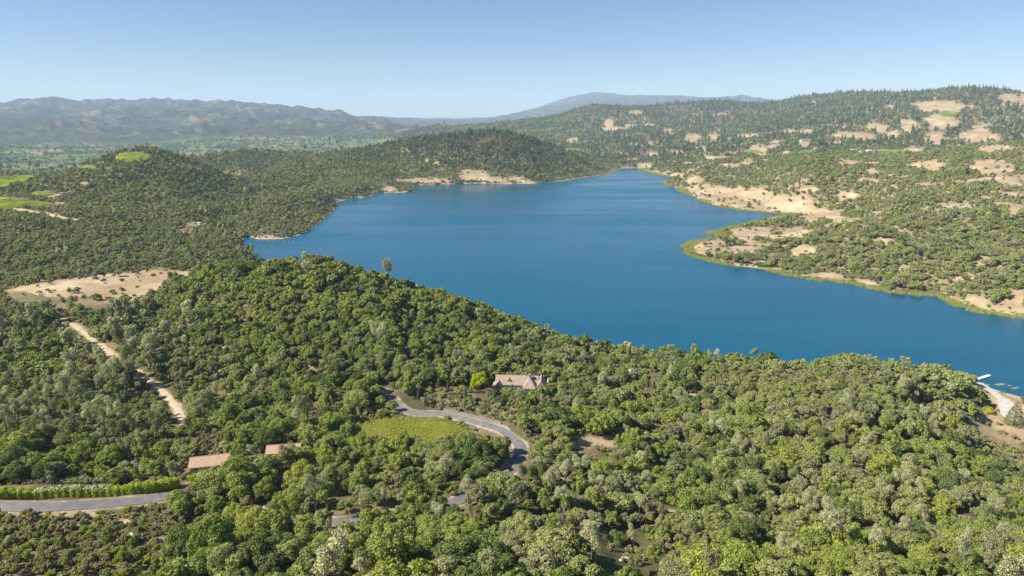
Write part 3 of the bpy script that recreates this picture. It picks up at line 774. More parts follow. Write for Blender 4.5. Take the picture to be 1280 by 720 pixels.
# lighter versions for the mass of the woods
protos = {}
def proto(coll, name, parts):
    """one joined mesh (crown + wood) kept out of the scene, instanced by the woodland objects"""
    V = []; Fc = []; mi = []; vv = []; mats = []
    for k, (v, f, m, val) in enumerate(parts):
        off = sum(len(q) for q in V); mats.append(m)
        V.append(np.asarray(v)); f = [tuple(int(i) + off for i in q) for q in f]; Fc += f; mi += [k] * len(f)
        vv += list(val) if val is not None else [0.5] * len(f)
    ob = link_mesh(name, np.concatenate(V), Fc, mats, 'none', mi=mi, v=vv)
    if coll not in protos: protos[coll] = bpy.data.collections.new(coll)
    protos[coll].objects.link(ob)
PIDX = {'broad': {}, 'conifer': {}, 'scrub': {}}
def reg(coll, key, parts):
    n = sum(len(v) for v in PIDX[coll].values())
    proto(coll, '%s_%03d' % (coll, n), parts)
    PIDX[coll].setdefault(key, []).append(n)
for lod, nl, sz, nlob in (('hi', 3000, 0.20, 36), ('mid', 760, 0.38, 26), ('far', 170, 0.80, 16)):
    for tint in ('oak_dark', 'oak_mid', 'oak_olive', 'oak_bright', 'oak_grey'):
        for v_ in range(3 if lod == 'hi' else 2):
            R = 4.0; H = 6.2 + 1.8 * g.random(); z0 = 0.8 + 0.4 * g.random()
            Ls = oak_lobes(g, R * (0.9 + 0.2 * g.random()), H, nlob, z0)
            a, b, d = leaves(g, Ls, nl, sz, 0.9)
            mb = trunk_oak(g, Ls, z0, 0.25) if lod != 'far' else MB().tube([(0, 0, -1), (0, 0, z0 + 2)], [0.3, 0.2], 4, False)
            reg('broad', (lod, tint), [(a, b, LEAF[tint], d), (mb.V, mb.F, M['bark'], None)])
    for tint in ('pine', 'pine_green'):
        for v_ in range(3):
            H = 11 + 3 * g.random(); R = 3.0 + 0.6 * g.random()
            Ls, stems, base = pine_lobes(g, H, R)
            a, b, d = leaves(g, Ls, nl, sz * 0.85, 1.2, 1.15, 0.5, 0.6)
            mb = pine_wood(g, Ls[:4] if lod != 'hi' else Ls, stems, base, 0.20)
            reg('conifer', (lod, tint), [(a, b, LEAF[tint], d), (mb.V, mb.F, M['bark'], None)])
    for v_ in range(2):
        H = 17 + 4 * g.random(); R = 3.4
        a, b, d = leaves(g, fir_lobes(g, H, R), nl, sz * 1.1, 0.8, 0.8, 0.4)
        mb = MB().tube([(0, 0, -1), (0, 0, H * 0.6)], [0.3, 0.1], 5, False)
        reg('conifer', (lod, 'fir'), [(a, b, LEAF['fir'], d), (mb.V, mb.F, M['bark'], None)])
for lod, nl, sz in (('hi', 420, 0.20), ('mid', 110, 0.42)):
    for tint in ('shrub', 'shrub_bright', 'shrub_grey'):
        for v_ in range(2):
            Ls = oak_lobes(g, 1.7, 2.0, 9, 0.1)
            a, b, d = leaves(g, Ls, nl, sz, 1.0)
            mb = MB().tube([(0, 0, -0.4), (0, 0, 1)], [0.08, 0.04], 4, False)
            reg('scrub', (lod, tint), [(a, b, LEAF[tint], d), (mb.V, mb.F, M['bark'], None)])

# ------------------------------------------------------------------ where everything grows
def scatter(r0, r1, s, amax=0.76):
    xs = np.arange(-r1 * math.sin(amax), r1 * math.sin(amax), s); ys = np.arange(r0 * math.cos(amax) * 0.9, r1, s)
    X, Y = np.meshgrid(xs, ys)
    X = X + (rng.random(X.shape) - 0.5) * s * 0.95 + (np.arange(len(ys))[:, None] % 2) * s * 0.5
    Y = Y + (rng.random(Y.shape) - 0.5) * s * 0.95
    r = np.hypot(X, Y); a = np.abs(np.arctan2(X, Y))
    k = (r >= r0) & (r < r1) & (a < amax)
    return X[k], Y[k]
# running horizon per bearing, to leave out what no nearby viewpoint can see
slope = (GZ + 3 - CAM_H) / GR
HZN = np.maximum.accumulate(slope, axis=0)
def visible(x, y, z, top):
    r = np.hypot(x, y)
    h = samp(HZN, x * 0.985, y * 0.985)
    return (z + top + 0.012 * r + 6 - CAM_H) / r > h

houses_keep = []        # (x, y, radius) kept clear of trees
def keep_clear(px, py, rad):
    p = hit(px, py); houses_keep.append((p[0], p[1], rad))
for px, py, rad in [(620, 487, 8), (635, 487, 8), (650, 488, 9), (665, 488, 9), (678, 488, 7), (602, 490, 6), (250, 585, 9), (270, 585, 8), (343, 570, 8), (362, 570, 8), (1267, 530, 8), (1237, 518, 6),
                    (590, 515, 6), (610, 519, 6), (565, 510, 6), (545, 503, 7), (530, 505, 6), (690, 480, 4), (253, 280, 10), (1205, 479, 9), (1215, 482, 7), (600, 495, 6), (255, 590, 7)]:
    keep_clear(px, py, rad)
# open sight lines: the slope just in front of things the photograph shows in full
open_px = [[(436, 528), (528, 519), (594, 536), (640, 545), (620, 562), (575, 566), (520, 568), (440, 566)],
           [(632, 540), (664, 548), (668, 604), (628, 602), (626, 575)], [(75, 398), (160, 450), (162, 472), (110, 442), (68, 412)], [(192, 480), (232, 520), (238, 542), (216, 542), (188, 488)], [(0, 364), (60, 371), (108, 374), (150, 382), (185, 378), (185, 393), (108, 390), (20, 385)],
           [(-80, 606), (240, 600), (262, 606), (236, 632), (120, 648), (-80, 652)],
           [(-80, 640), (215, 628), (215, 662), (-80, 676)], [(512, 484), (615, 484), (660, 520), (655, 536), (600, 524), (512, 513)], [(585, 486), (612, 486), (616, 512), (585, 512)],
           [(228, 580), (300, 578), (300, 604), (228, 604)], [(330, 562), (378, 560), (378, 580), (330, 580)],
           [(512, 511), (560, 512), (600, 522), (655, 535), (650, 560), (560, 528), (512, 524)],
           [(607, 478), (690, 478), (694, 503), (607, 503)], [(478, 488), (500, 488), (506, 508), (480, 508)],
           [(1200, 525), (1290, 545), (1320, 600), (1222, 578)], [(712, 545), (770, 545), (775, 586), (712, 582)]]
open_w = [[hit(*p) for p in P] for P in open_px]

def field(x, y):
    z = samp(GZ, x, y); sd = samp(SDF, x, y)
    gr = samp(GG, x, y); gv = samp(GV, x, y); va = samp(vall, x, y)
    rd = np.minimum(samp(np.minimum(RD['upper'], RD['lower']), x, y), samp(RD['track'], x, y) + 0.3)
    hr = np.minimum.reduce([samp(RD[k], x, y) for k in ('hillroad', 'hillroad2', 'hillroad3', 'hillroad4')])
    px, py, f = project(x, y, z)
    blocked = (rd < np.where((py > 597) & (px > 300), 2.9, 4.4)) | (hr < 9) | in_poly(x, y, vineyard_world) | in_poly(x, y, lot_world)
    for hx, hy, hr_ in houses_keep: blocked |= (x - hx) ** 2 + (y - hy) ** 2 < hr_ ** 2
    op = np.zeros(x.shape, bool)
    for P in open_w: op |= in_poly(x, y, P)
    px, py, f = project(x, y, z)
    return z, sd, gr, gv, va, blocked, op, px, py

T = dict(x=[], y=[], z=[], s=[], kind=[], tint=[], lod=[])
OAKS = ['oak_dark', 'oak_mid', 'oak_olive', 'oak_bright', 'oak_grey']
def choose(p):                      # p: n x k weights -> index
    p = p / p.sum(1, keepdims=True); c = np.cumsum(p, 1)
    return (rng.random(len(p))[:, None] > c).sum(1).clip(0, p.shape[1] - 1)
def bump2(px, py, cx, cy, sx, sy): return np.exp(-((px - cx) / sx) ** 2 - ((py - cy) / sy) ** 2)
def grow(r0, r1, s, lod, size):
    x, y = scatter(r0, r1, s)
    z, sd, gr, gv, va, bl, op, px, py = field(x, y)
    r = np.hypot(x, y)
    dens = np.clip(1.02 - 1.01 * sstep(0.05, 0.62, gr), 0.012, 1.0) * np.where(gv > 0.3, 0.0, 1.0) * np.where(va > 0.4, 0.085, 1.0)
    # uneven stand density
    n1 = fbm(x, y, 55, 3)
    dens *= np.where(r < 480, np.clip(0.90 + 0.95 * n1, 0.10, 1), np.clip(0.92 + 0.55 * n1, 0.25, 1))
    right = sstep(0.05, 0.2, np.arctan2(x, y)) * sstep(600, 900, r)
    dens *= 1 - 0.15 * right
    dens = np.where(bump2(px, py, 420, 400, 260, 75) * (r < 720) > 0.25, np.maximum(dens, 0.97 * (gr < 0.35)), dens)
    k = (~bl) & (~op) & (sd > np.where(x < 120, 1.0, np.where(y > 600, 8 + 9 * np.abs(n1), 3.0))) & (rng.random(len(x)) < dens)
    k &= visible(x, y, z, 12)
    x, y, z, px, py, r, gr, right, n1 = [q[k] for q in (x, y, z, px, py, r, gr, right, n1)]
    n = len(x)
    nn = fbm(x + 300, y - 500, 130, 3)
    dome = bump2(px, py, 420, 390, 230, 62) * (r < 700)
    # species: broadleaf / grey pine / fir
    wp = 0.10 + 2.2 * bump2(px, py, 110, 490, 130, 60) + 1.0 * bump2(px, py, 100, 420, 120, 40) + 1.3 * bump2(px, py, 1080, 575, 100, 36) + 0.7 * bump2(px, py, 800, 640, 110, 36) + 0.6 * bump2(px, py, 600, 650, 60, 50) + 0.2 * bump2(px, py, 850, 440, 220, 16) + 0.5 * bump2(px, py, 280, 310, 90, 14) + 0.45 * bump2(px, py, 350, 262, 60, 22) * (r > 900) + 0.35 * bump2(px, py, 100, 290, 180, 26)
    wp = 0.50 * wp * np.exp(1.6 * fbm(x - 400, y + 250, 45, 2)) * (1 - 0.85 * dome) * np.clip(0.8 + 1.3 * nn, 0.15, 2.2) * np.where(right > 0.5, 0.25, 1)
    wf = 2.6 * bump2(px, py, 600, 180, 95, 18) * (r > 1900) * (r < 3000) + 0.8 * bump2(px, py, 210, 195, 60, 12) * (r > 1500) * (r < 2200) + 0.35 * bump2(px, py, 1010, 140, 120, 16) * (r > 3000) + 0.01 * (r > 1500) + 0.45 * right * sstep(2500, 3000, r)
    sp = choose(np.stack([np.ones(n), wp, wf], 1))
    # broadleaf tints
    near = (r < 480)
    hillL = (r > 700) * (px < 640) * (r < 2300)
    conep = np.clip(1.5 * bump2(px, py, 205, 212, 95, 28) * (r > 1400) + 1.5 * bump2(px, py, 600, 192, 140, 28) * (r > 1900) + bump2(px, py, 290, 200, 60, 12) * (r > 2000) + 1.2 * bump2(px, py, 300, 241, 50, 7) * (r > 1450) + 1.3 * bump2(px, py, 330, 198, 90, 11) * (r > 1950) + 0.9 * bump2(px, py, 850, 150, 170, 16) * (r > 3000) + 0.9 * bump2(px, py, 1070, 132, 150, 16) * (r > 3000), 0, 1)
    dryp = bump2(px, py, 1030, 478, 110, 24) * (r < 700)
    # dark evergreen woods along the drainage between the cone hill and the headland, and in the far right hills
    gl = polyline([hit(*q) for q in [(262, 276), (290, 263), (318, 253), (343, 244), (372, 233), (400, 222)]], 20.0)
    if r.max() > 1150 and r.min() < 2500: conep = np.maximum(conep, np.exp(-(seg_dist(x, y, gl)[0] / 45) ** 2))
    conep = np.maximum(conep, 0.75 * right * sstep(2100, 2500, r))
    w = np.stack([0.26 + 0.30 * near + 0.2 * (nn < -0.1) * (1 - hillL) + 0.25 * (~near) * (1 - right) * (1 - hillL) + 7.0 * conep,
                  0.65 + 1.4 * dome + 0.4 * near,
                  0.5 + 1.1 * right + 0.9 * (px > 620) * (r < 900) * (1 - dome) + 0.9 * hillL + 2.5 * dryp,
                  0.15 + 0.75 * dome + 0.35 * near * (py > 520) + 0.4 * bump2(px, py, 90, 560, 160, 40),
                  0.22 + 0.5 * (px > 700) * near + 0.9 * hillL * (1 - conep) + 0.5 * right], 1)
    stand = np.stack([fbm(x + 137 * q, y - 211 * q, 34 + 0.03 * r.mean(), 2) for q in range(5)], 1)
    w = w * np.exp(3.6 * stand)
    w[:, 0] *= 1 - 0.7 * right * (r < 2200)
    t = choose(w)
    sc = size * (0.50 + 0.88 * rng.random(n) ** 1.4)
    sc = np.where(sp == 1, sc * (0.72 + 0.6 * rng.random(n)), sc)
    sc *= np.where(right > 0.5, 0.92, 1.0) * (1 - 0.25 * hillL * (1 - conep)) * (1 - 0.4 * dryp) * np.exp(0.42 * fbm(x + 60, y - 90, 38, 2))
    sc *= np.where((px < 215) & (py > 630), 0.42, 1.0)
    sc = np.where(sp == 2, sc * np.where(px < 420, 0.62, 0.85), sc)
    for i in range(n):
        T['x'].append(x[i]); T['y'].append(y[i]); T['z'].append(z[i]); T['s'].append(sc[i]); T['lod'].append(lod)
        T['kind'].append(('oak', 'pine', 'fir')[sp[i]])
    pt = np.where(rng.random(n) < 0.62, 'pine', 'pine_green')
    T['tint'] += [OAKS[t[i]] if sp[i] == 0 else (pt[i] if sp[i] == 1 else 'fir') for i in range(n)]
grow(95, 480, 5.0, 'hi', 0.86)
grow(480, 1150, 5.6, 'mid', 0.95)
grow(1150, 2900, 7.2, 'far', 0.88)
grow(2900, 6600, 17.0, 'far', 1.75)
# lone oaks on the grass slopes of the far shore, as the photograph has them
for px, py, s in [(815, 214, 1.1), (897, 317, 1.15), (907, 320, 0.9), (925, 318, 0.7), (940, 322, 0.8), (976, 286, 1.0), (988, 283, 1.1), (965, 291, 0.8), (912, 308, 0.6), (880, 245, 0.8), (960, 240, 1.0), (968, 246, 1.0), (987, 252, 1.0), (941, 233, 0.9), (933, 237, 1.0), (915, 232, 0.9), (1018, 259, 1.0), (1023, 261, 1.1), (1003, 250, 0.9), (1270, 213, 0.9), (1255, 217, 0.9), (1243, 220, 0.7),
                  (30, 370, 0.35), (63, 366, 0.4), (87, 367, 0.6), (98, 366, 0.4), (170, 343, 0.7), (155, 341, 0.5), (120, 347, 0.45), (130, 347, 0.5), (190, 372, 0.9)]:
    p = hit(px, py)
    r = math.hypot(*p)
    T['x'].append(p[0]); T['y'].append(p[1]); T['z'].append(zat(*p)); T['s'].append(s); T['kind'].append('oak'); T['tint'].append('oak_dark'); T['lod'].append('mid' if r < 1300 else 'far')
for k in T: T[k] = np.array(T[k])

# shrubs
S = dict(x=[], y=[], z=[], s=[], tint=[], lod=[])
def scrub(r0, r1, s, lod, size):
    x, y = scatter(r0, r1, s)
    z, sd, gr, gv, va, bl, op, px, py = field(x, y)
    r = np.hypot(x, y); n1 = fbm(x - 70, y + 40, 28, 3)
    bl2 = (samp(np.minimum(np.minimum(RD['upper'], RD['lower']), RD['track']), x, y) < 4.6) | in_poly(x, y, vineyard_world)
    chap = bump2(px, py, 80, 690, 160, 40) + 1.0 * bump2(px, py, 600, 505, 60, 16) * (r < 450) + 0.8 * bump2(px, py, 130, 285, 200, 24) + 0.8 * bump2(px, py, 1020, 465, 120, 22) + 0.5 * bump2(px, py, 100, 580, 170, 24) + 0.4 * bump2(px, py, 350, 262, 80, 30)
    dens = np.clip(0.42 + 0.5 * n1 + 1.3 * chap, 0.03, 1) * np.where(gr > 0.5, 0.14, 1) * (gv < 0.3) * (va < 0.4)
    op2 = op & ((samp(np.minimum(RD['upper'], RD['lower']), x, y) < 8) | ((py < 633) & (px < 262)))
    k = ~bl2 & ~(bl & (samp(GG, x, y) < 0.5)) & ~op2 & (sd > 1.5) & (rng.random(len(x)) < dens)
    k &= visible(x, y, z, 3)
    x, y, z, px, py, gr = [q[k] for q in (x, y, z, px, py, gr)]
    br = 0.35 + 0.9 * bump2(px, py, 100, 590, 200, 35)
    t = choose(np.stack([np.ones(len(x)), br, 0.35 + 0.4 * bump2(px, py, 60, 660, 120, 40)], 1))
    for q, a in zip(('x', 'y', 'z'), (x, y, z)): S[q] += list(a)
    S['s'] += list(size * (0.55 + 0.8 * rng.random(len(x)))); S['lod'] += [lod] * len(x)
    S['tint'] += [('shrub', 'shrub_bright', 'shrub_grey')[q] for q in t]
scrub(95, 480, 3.0, 'hi', 0.95)
scrub(480, 1300, 5.5, 'mid', 1.15)
scrub(1300, 2300, 9.0, 'mid', 2.0)
for k in S: S[k] = np.array(S[k])

# ------------------------------------------------------------------ labels that point to one tree
ANCH = [('in the bottom left corner', 40, 705), ('on the bottom edge below the long hedge', 150, 705), ('on the scrubby bank below the road verge', 120, 665), ('below the right end of the long hedge', 235, 655),
 ('just behind the long hedge', 90, 595), ('left of the tiled roofs', 190, 575), ('in front of the left tiled roof', 265, 610), ('in front of the right tiled roof', 350, 600), ('on the bottom edge under the tiled roofs', 290, 705),
 ('around the shaded lane under the tiled roofs', 400, 650), ('left of the small vineyard', 405, 545), ('just below the small vineyard', 505, 580), ('on the bottom edge by the bare slope', 510, 705), ('midway between vineyard and bottom edge', 510, 635),
 ('on the inner side of the road bend', 600, 575), ('right of the road bend', 700, 560), ('downhill of the road bend', 640, 625), ('at the bottom centre of the view', 650, 705), ('below the bare cut right of the road bend', 760, 595),
 ('on the bottom edge right of centre', 780, 705), ('between the bare cut and the bottom edge', 770, 645), ('right of the bare cut', 850, 565), ('in the lower right woods below the second bare patch', 890, 620), ('on the bottom edge two thirds across', 900, 705),
 ('in the grey pine stand right of centre', 1010, 570), ('below the grey pine stand', 1010, 640), ('on the bottom edge three quarters across', 1020, 705), ('left of the sandy lot', 1140, 560), ('below and left of the sandy lot', 1130, 630), ('on the bottom edge near the right corner', 1140, 705), ('just below the sandy lot', 1240, 585), ('on the right edge under the sandy lot', 1250, 645), ('in the bottom right corner', 1250, 705),
 ('in front of the stone house', 645, 510), ('left of the stone house', 560, 490), ('right of the stone house', 730, 500), ('beside the lower dirt track', 210, 520), ('left of the lower dirt track', 110, 530), ('on the left edge above the hedge', 25, 555), ('on the left edge below the upper dirt track', 40, 470), ('beside the upper dirt track', 130, 450), ('below the dome of oaks', 330, 500), ('uphill of the tiled roofs', 300, 545), ('on the lower face of the dome', 400, 440), ('behind the stone house', 650, 460), ('on the shoreline ridge right of the house', 830, 460), ('on the shoreline ridge', 980, 470), ('on the wooded point left of the dock', 1150, 490), ('on the slope below the shoreline ridge', 870, 510), ('on the slope left of the wooded point', 1020, 520), ('outside the left border', -60, 600), ('outside the right border', 1340, 600)]
AP = np.array([(a[1], a[2]) for a in ANCH], float)
ONES = ['first', 'second', 'third', 'fourth', 'fifth', 'sixth', 'seventh', 'eighth', 'ninth']
ORD = ['leftmost'] + ONES[1:] + ['tenth', 'eleventh', 'twelfth', 'thirteenth', 'fourteenth', 'fifteenth', 'sixteenth', 'seventeenth', 'eighteenth', 'nineteenth']
for tens, tenth in (('twenty', 'twentieth'), ('thirty', 'thirtieth'), ('forty', 'fortieth')): ORD += [tenth] + [tens + '-' + q for q in ONES]
def place_labels(px, py, words, noun):
    d = ((px[:, None] - AP[None, :, 0])) ** 2 + (1.6 * (py[:, None] - AP[None, :, 1])) ** 2
    cell = d.argmin(1); out = [''] * len(px)
    for key in set(zip(cell.tolist(), words)):
        mem = [i for i in range(len(px)) if (cell[i], words[i]) == key]
        mem.sort(key=lambda i: px[i])
        ph = ANCH[key[0]][0]
        for k, i in enumerate(mem):
            if len(mem) == 1: out[i] = '%s %s %s' % (key[1], noun, ph)
            elif k == len(mem) - 1: out[i] = '%s %s %s, rightmost of %d' % (key[1], noun, ph, len(mem))
            elif k == 0: out[i] = '%s %s %s, leftmost of %d' % (key[1], noun, ph, len(mem))
            else: out[i] = '%s %s %s, %s from left' % (key[1], noun, ph, ORD[min(k, 48)])
    return out

def individuals(kind, name, sel, X, Y, Z, Sc, tints, noun, cat, group):
    TW = {'oak_dark': 'dark green', 'oak_mid': 'leaf green', 'oak_olive': 'olive green', 'oak_bright': 'bright green', 'oak_grey': 'grey-green', 'pine': 'silvery', 'pine_green': 'grey-green', 'shrub': 'olive-brown', 'shrub_bright': 'bright yellow-green', 'shrub_grey': 'dry grey'}
    words = [TW[tints[i]] for i in sel]
    px, py, f = project(X[sel], Y[sel], Z[sel])
    labs = place_labels(px, py, words, noun)
    for n, i in enumerate(sel):
        opts = [k for k in KIND[kind] if k['tint'] == words[n]]
        k = opts[int(rng.integers(len(opts)))]
        e = thing(name, (X[i], Y[i], Z[i] - 0.05), rng.random() * 6.283, labs[n], cat, group)
        s = Sc[i]; e.scale = (s * (0.82 + 0.4 * rng.random()), s * (0.82 + 0.4 * rng.random()), s * (0.78 + 0.44 * rng.random())); e.rotation_euler = (0.06 * rng.normal(), 0.06 * rng.normal(), e.rotation_euler[2])
        for nm, me in (('crown', k['crown']), ('trunk', k['wood'])):
            c = bpy.data.objects.new(nm, me); c.parent = e; col.objects.link(c)

def show_order(X, Y, Z, Sc, h, mask):
    px, py, f = project(X, Y, Z + h * Sc * 0.6)
    inside = (px > 3) & (px < 1277) & (py > 150) & (py < 716) & mask
    size = np.where(inside, h * Sc / f, -1)
    return np.argsort(-size)[:int(inside.sum())]
oak_m = (T['kind'] == 'oak'); pine_m = (T['kind'] == 'pine')
so = show_order(T['x'], T['y'], T['z'], T['s'], 7.5, oak_m & (T['lod'] == 'hi'))[:300]
spn = show_order(T['x'], T['y'], T['z'], T['s'], 12, pine_m & (T['lod'] == 'hi'))[:300]
ss = show_order(S['x'], S['y'], S['z'], S['s'], 2.3, S['lod'] == 'hi')[:300]
individuals('oak', 'oak_tree', so, T['x'], T['y'], T['z'], T['s'], T['tint'], 'oak', 'oak tree', 'oaks on the near slope')
individuals('pine', 'pine_tree', spn, T['x'], T['y'], T['z'], T['s'], T['tint'], 'open-crowned pine', 'pine tree', 'grey pines on the near slope')
individuals('shrub', 'shrub', ss, S['x'], S['y'], S['z'], S['s'], S['tint'], 'shrub', 'shrub', 'shrubs on the near slope')
taken = np.zeros(len(T['x']), bool); taken[so] = True; taken[spn] = True
staken = np.zeros(len(S['x']), bool); staken[ss] = True

def gn_scatter(name, X, Y, Z, scl, idx, coll, label, cat):
    me = bpy.data.meshes.new(name)
    me.vertices.add(len(X)); me.vertices.foreach_set('co', np.stack([X, Y, Z], 1).astype(np.float32).ravel())
    a = me.attributes.new('rot', 'FLOAT_VECTOR', 'POINT'); rv = (rng.normal(size=(len(X), 3)) * 0.07).astype(np.float32); rv[:, 2] = rng.random(len(X)) * 6.283; a.data.foreach_set('vector', rv.ravel())
    a = me.attributes.new('scl', 'FLOAT_VECTOR', 'POINT'); a.data.foreach_set('vector', scl.astype(np.float32).ravel())
    a = me.attributes.new('idx', 'INT', 'POINT'); a.data.foreach_set('value', np.asarray(idx, np.int32))
    ob = bpy.data.objects.new(name, me); col.objects.link(ob)
    ng = bpy.data.node_groups.new(name, 'GeometryNodeTree')
    ng.interface.new_socket('Geometry', in_out='INPUT', socket_type='NodeSocketGeometry')
    ng.interface.new_socket('Geometry', in_out='OUTPUT', socket_type='NodeSocketGeometry')
    N = ng.nodes.new; L = ng.links.new
    gi = N('NodeGroupInput'); go = N('NodeGroupOutput'); io = N('GeometryNodeInstanceOnPoints'); ci = N('GeometryNodeCollectionInfo')
    ci.inputs['Collection'].default_value = coll; ci.inputs['Separate Children'].default_value = True; ci.inputs['Reset Children'].default_value = True
    L(gi.outputs[0], io.inputs['Points']); L(ci.outputs[0], io.inputs['Instance']); io.inputs['Pick Instance'].default_value = True
    for nm, ty, so_ in (('idx', 'INT', 'Instance Index'), ('rot', 'FLOAT_VECTOR', 'Rotation'), ('scl', 'FLOAT_VECTOR', 'Scale')):
        na = N('GeometryNodeInputNamedAttribute'); na.data_type = ty; na.inputs['Name'].default_value = nm
        L(na.outputs['Attribute'], io.inputs[so_])
    L(io.outputs[0], go.inputs[0])
    md = ob.modifiers.new('scatter', 'NODES'); md.node_group = ng
    ob['kind'] = 'stuff'; tag(ob, label, cat)
    return ob
def spread(s, n): 
    return s[:, None] * np.stack([0.80 + 0.45 * rng.random(n), 0.80 + 0.45 * rng.random(n), 0.75 + 0.5 * rng.random(n)], 1)
def gn_for(name, coll, m, D, label, cat, zlift=0.0):
    i = np.nonzero(m)[0]
    idx = [PIDX[coll][(D['lod'][k], D['tint'][k])][int(rng.integers(len(PIDX[coll][(D['lod'][k], D['tint'][k])])))] for k in i]
    return gn_scatter(name, D['x'][i], D['y'][i], D['z'][i] + zlift, spread(D['s'][i], len(i)), idx, protos[coll], label, cat)
gn_for('oak_woodland', 'broad', oak_m & ~taken, T, 'mass of green oak woodland covering the dome, headland and far hills', 'woodland')
gn_for('pine_and_fir_woodland', 'conifer', ~oak_m & ~taken, T, 'grey pines and dark firs mixed through the far woods and hill crests', 'woodland')
gn_for('chaparral_scrub', 'scrub', ~staken, S, 'low olive and grey scrub between the trees', 'scrub')
print('TREES', len(T['x']), 'oaks', oak_m.sum(), 'SHRUBS', len(S['x']))

# ------------------------------------------------------------------ buildings
def gable(mb, x0, x1, y0, y1, z, h, axis='x', ov=0.5, th=0.25):
    """a solid pitched roof over the rectangle, ridge along the axis"""
    x0 -= ov; x1 += ov; y0 -= ov; y1 += ov
    if axis == 'x':
        ym = (y0 + y1) / 2
        V = [(x0, y0, z), (x0, y1, z), (x0, ym, z + h), (x1, y0, z), (x1, y1, z), (x1, ym, z + h), (x0, y0, z - th), (x0, y1, z - th), (x1, y0, z - th), (x1, y1, z - th)]
    else:
        xm = (x0 + x1) / 2
        V = [(x1, y0, z), (x0, y0, z), (xm, y0, z + h), (x1, y1, z), (x0, y1, z), (xm, y1, z + h), (x1, y0, z - th), (x0, y0, z - th), (x1, y1, z - th), (x0, y1, z - th)]
    return mb.add(V, [(0, 3, 5, 2), (1, 2, 5, 4), (0, 2, 1), (3, 4, 5), (6, 7, 9, 8), (0, 6, 8, 3), (1, 4, 9, 7), (0, 1, 7, 6), (3, 8, 9, 4)])
def hip(mb, x0, x1, y0, y1, z, h, ov=0.5, th=0.25, rl=0.0):
    x0 -= ov; x1 += ov; y0 -= ov; y1 += ov; xm = (x0 + x1) / 2; ym = (y0 + y1) / 2
    V = [(x0, y0, z), (x1, y0, z), (x1, y1, z), (x0, y1, z), (xm - rl, ym, z + h), (xm + rl, ym, z + h), (x0, y0, z - th), (x1, y0, z - th), (x1, y1, z - th), (x0, y1, z - th)]
    return mb.add(V, [(0, 1, 5, 4), (1, 2, 5), (2, 3, 4, 5), (3, 0, 4), (6, 9, 8, 7), (0, 6, 7, 1), (1, 7, 8, 2), (2, 8, 9, 3), (3, 9, 6, 0)])
def window(parent, x, y, z, w, h, face='front'):
    """frame proud of the wall with a pane set into it; face 'front' looks to -y, 'left' to -x, 'right' to +x"""
    f = MB(); p = MB(); t = 0.12
    def bx(mb, a0, a1, z0, z1, d0, d1):
        if face == 'front': mb.box(x + a0, x + a1, y - d1, y - d0, z0, z1)
        elif face == 'left': mb.box(x - d1, x - d0, y + a0, y + a1, z0, z1)
        else: mb.box(x + d0, x + d1, y + a0, y + a1, z0, z1)
    bx(f, -w / 2, -w / 2 + t, z, z + h, 0.004, 0.12); bx(f, w / 2 - t, w / 2, z, z + h, 0.004, 0.12)
    bx(f, -w / 2 + t, w / 2 - t, z, z + t, 0.004, 0.12); bx(f, -w / 2 + t, w / 2 - t, z + h - t, z + h, 0.004, 0.12); bx(f, -0.05, 0.05, z + t, z + h - t, 0.004, 0.10)
    bx(p, -w / 2 + t, w / 2 - t, z + t, z + h - t, 0.008, 0.05)
    fo = f.build('window', M['frame'], parent); p.build('pane', M['glass'], fo)
def round_tower(mb, cx, cy, z0, z1, r0, r1, n=12):
    return mb.tube([(cx, cy, z0), (cx, cy, z1)], [r0, r1], n)

p0 = hit(648, 489.5); z0 = zat(*p0)
h = thing('stone_house', (p0[0], p0[1], z0 - 0.4), math.radians(-4), 'sprawling house with pinkish tiled roofs and a round stone chimney among trees', 'house')
mb = MB(); mb.box(-13, 11, 0.5, 9, -3, 4.2); mb.box(-14.4, -8.6, -4, 0.5, -3, 3.6); mb.box(3.2, 9.8, -4, 0.5, -3, 4.0); mb.box(11.0, 15.0, -2.5, 8.0, -3, 4.6)
mb.add([(-14.4, -4, 3.6), (-8.6, -4, 3.6), (-11.5, -4, 6.3)], [(0, 1, 2)]); mb.add([(11, -2.5, 4.6), (15, -2.5, 4.6), (13, -2.5, 7.8)], [(0, 1, 2)])
mb.build('wall', M['stucco'], h)
r = MB(); gable(r, -13, 11, 0.5, 9, 4.2, 4.3); rf = r.build('roof', M['tile'], h)
r = MB(); gable(r, -14.4, -8.6, -3.7, 4.5, 3.62, 2.9, 'y', 0.45); r.build('cross_roof', M['tile'], h)
r = MB(); hip(r, 3.2, 9.8, -4, 5.5, 4.03, 4.9); r.build('hip_roof', M['tile'], h)
r = MB(); gable(r, 11.0, 15.0, -2.2, 8.0, 4.62, 3.6, 'y', 0.45); r.build('cross_roof', M['tile'], h)
d = MB(); d.box(-6.6, -4.8, 1.4, 4.0, 5.2, 6.7); dm = d.build('dormer', M['stucco'], h)
r = MB(); gable(r, -6.6, -4.8, 1.4, 4.2, 6.72, 1.0, 'y', 0.25, 0.12); r.build('dormer_roof', M['tile2'], dm)
c = MB(); round_tower(c, 6.5, 2.6, 6.0, 9.7, 0.95, 0.85); ch = c.build('chimney', M['stone'], h)
c = MB(); c.tube([(6.5, 2.6, 9.65), (6.5, 2.6, 9.9), (6.5, 2.6, 9.92), (6.5, 2.6, 10.3)], [1.1, 1.1, 0.6, 0.5], 12); c.build('chimney_cap', M['greyroof'], ch)
for wx in (-6.5, -4.0, -1.5, 1.2): window(h, wx, 0.5, 1.2, 1.4, 1.8)
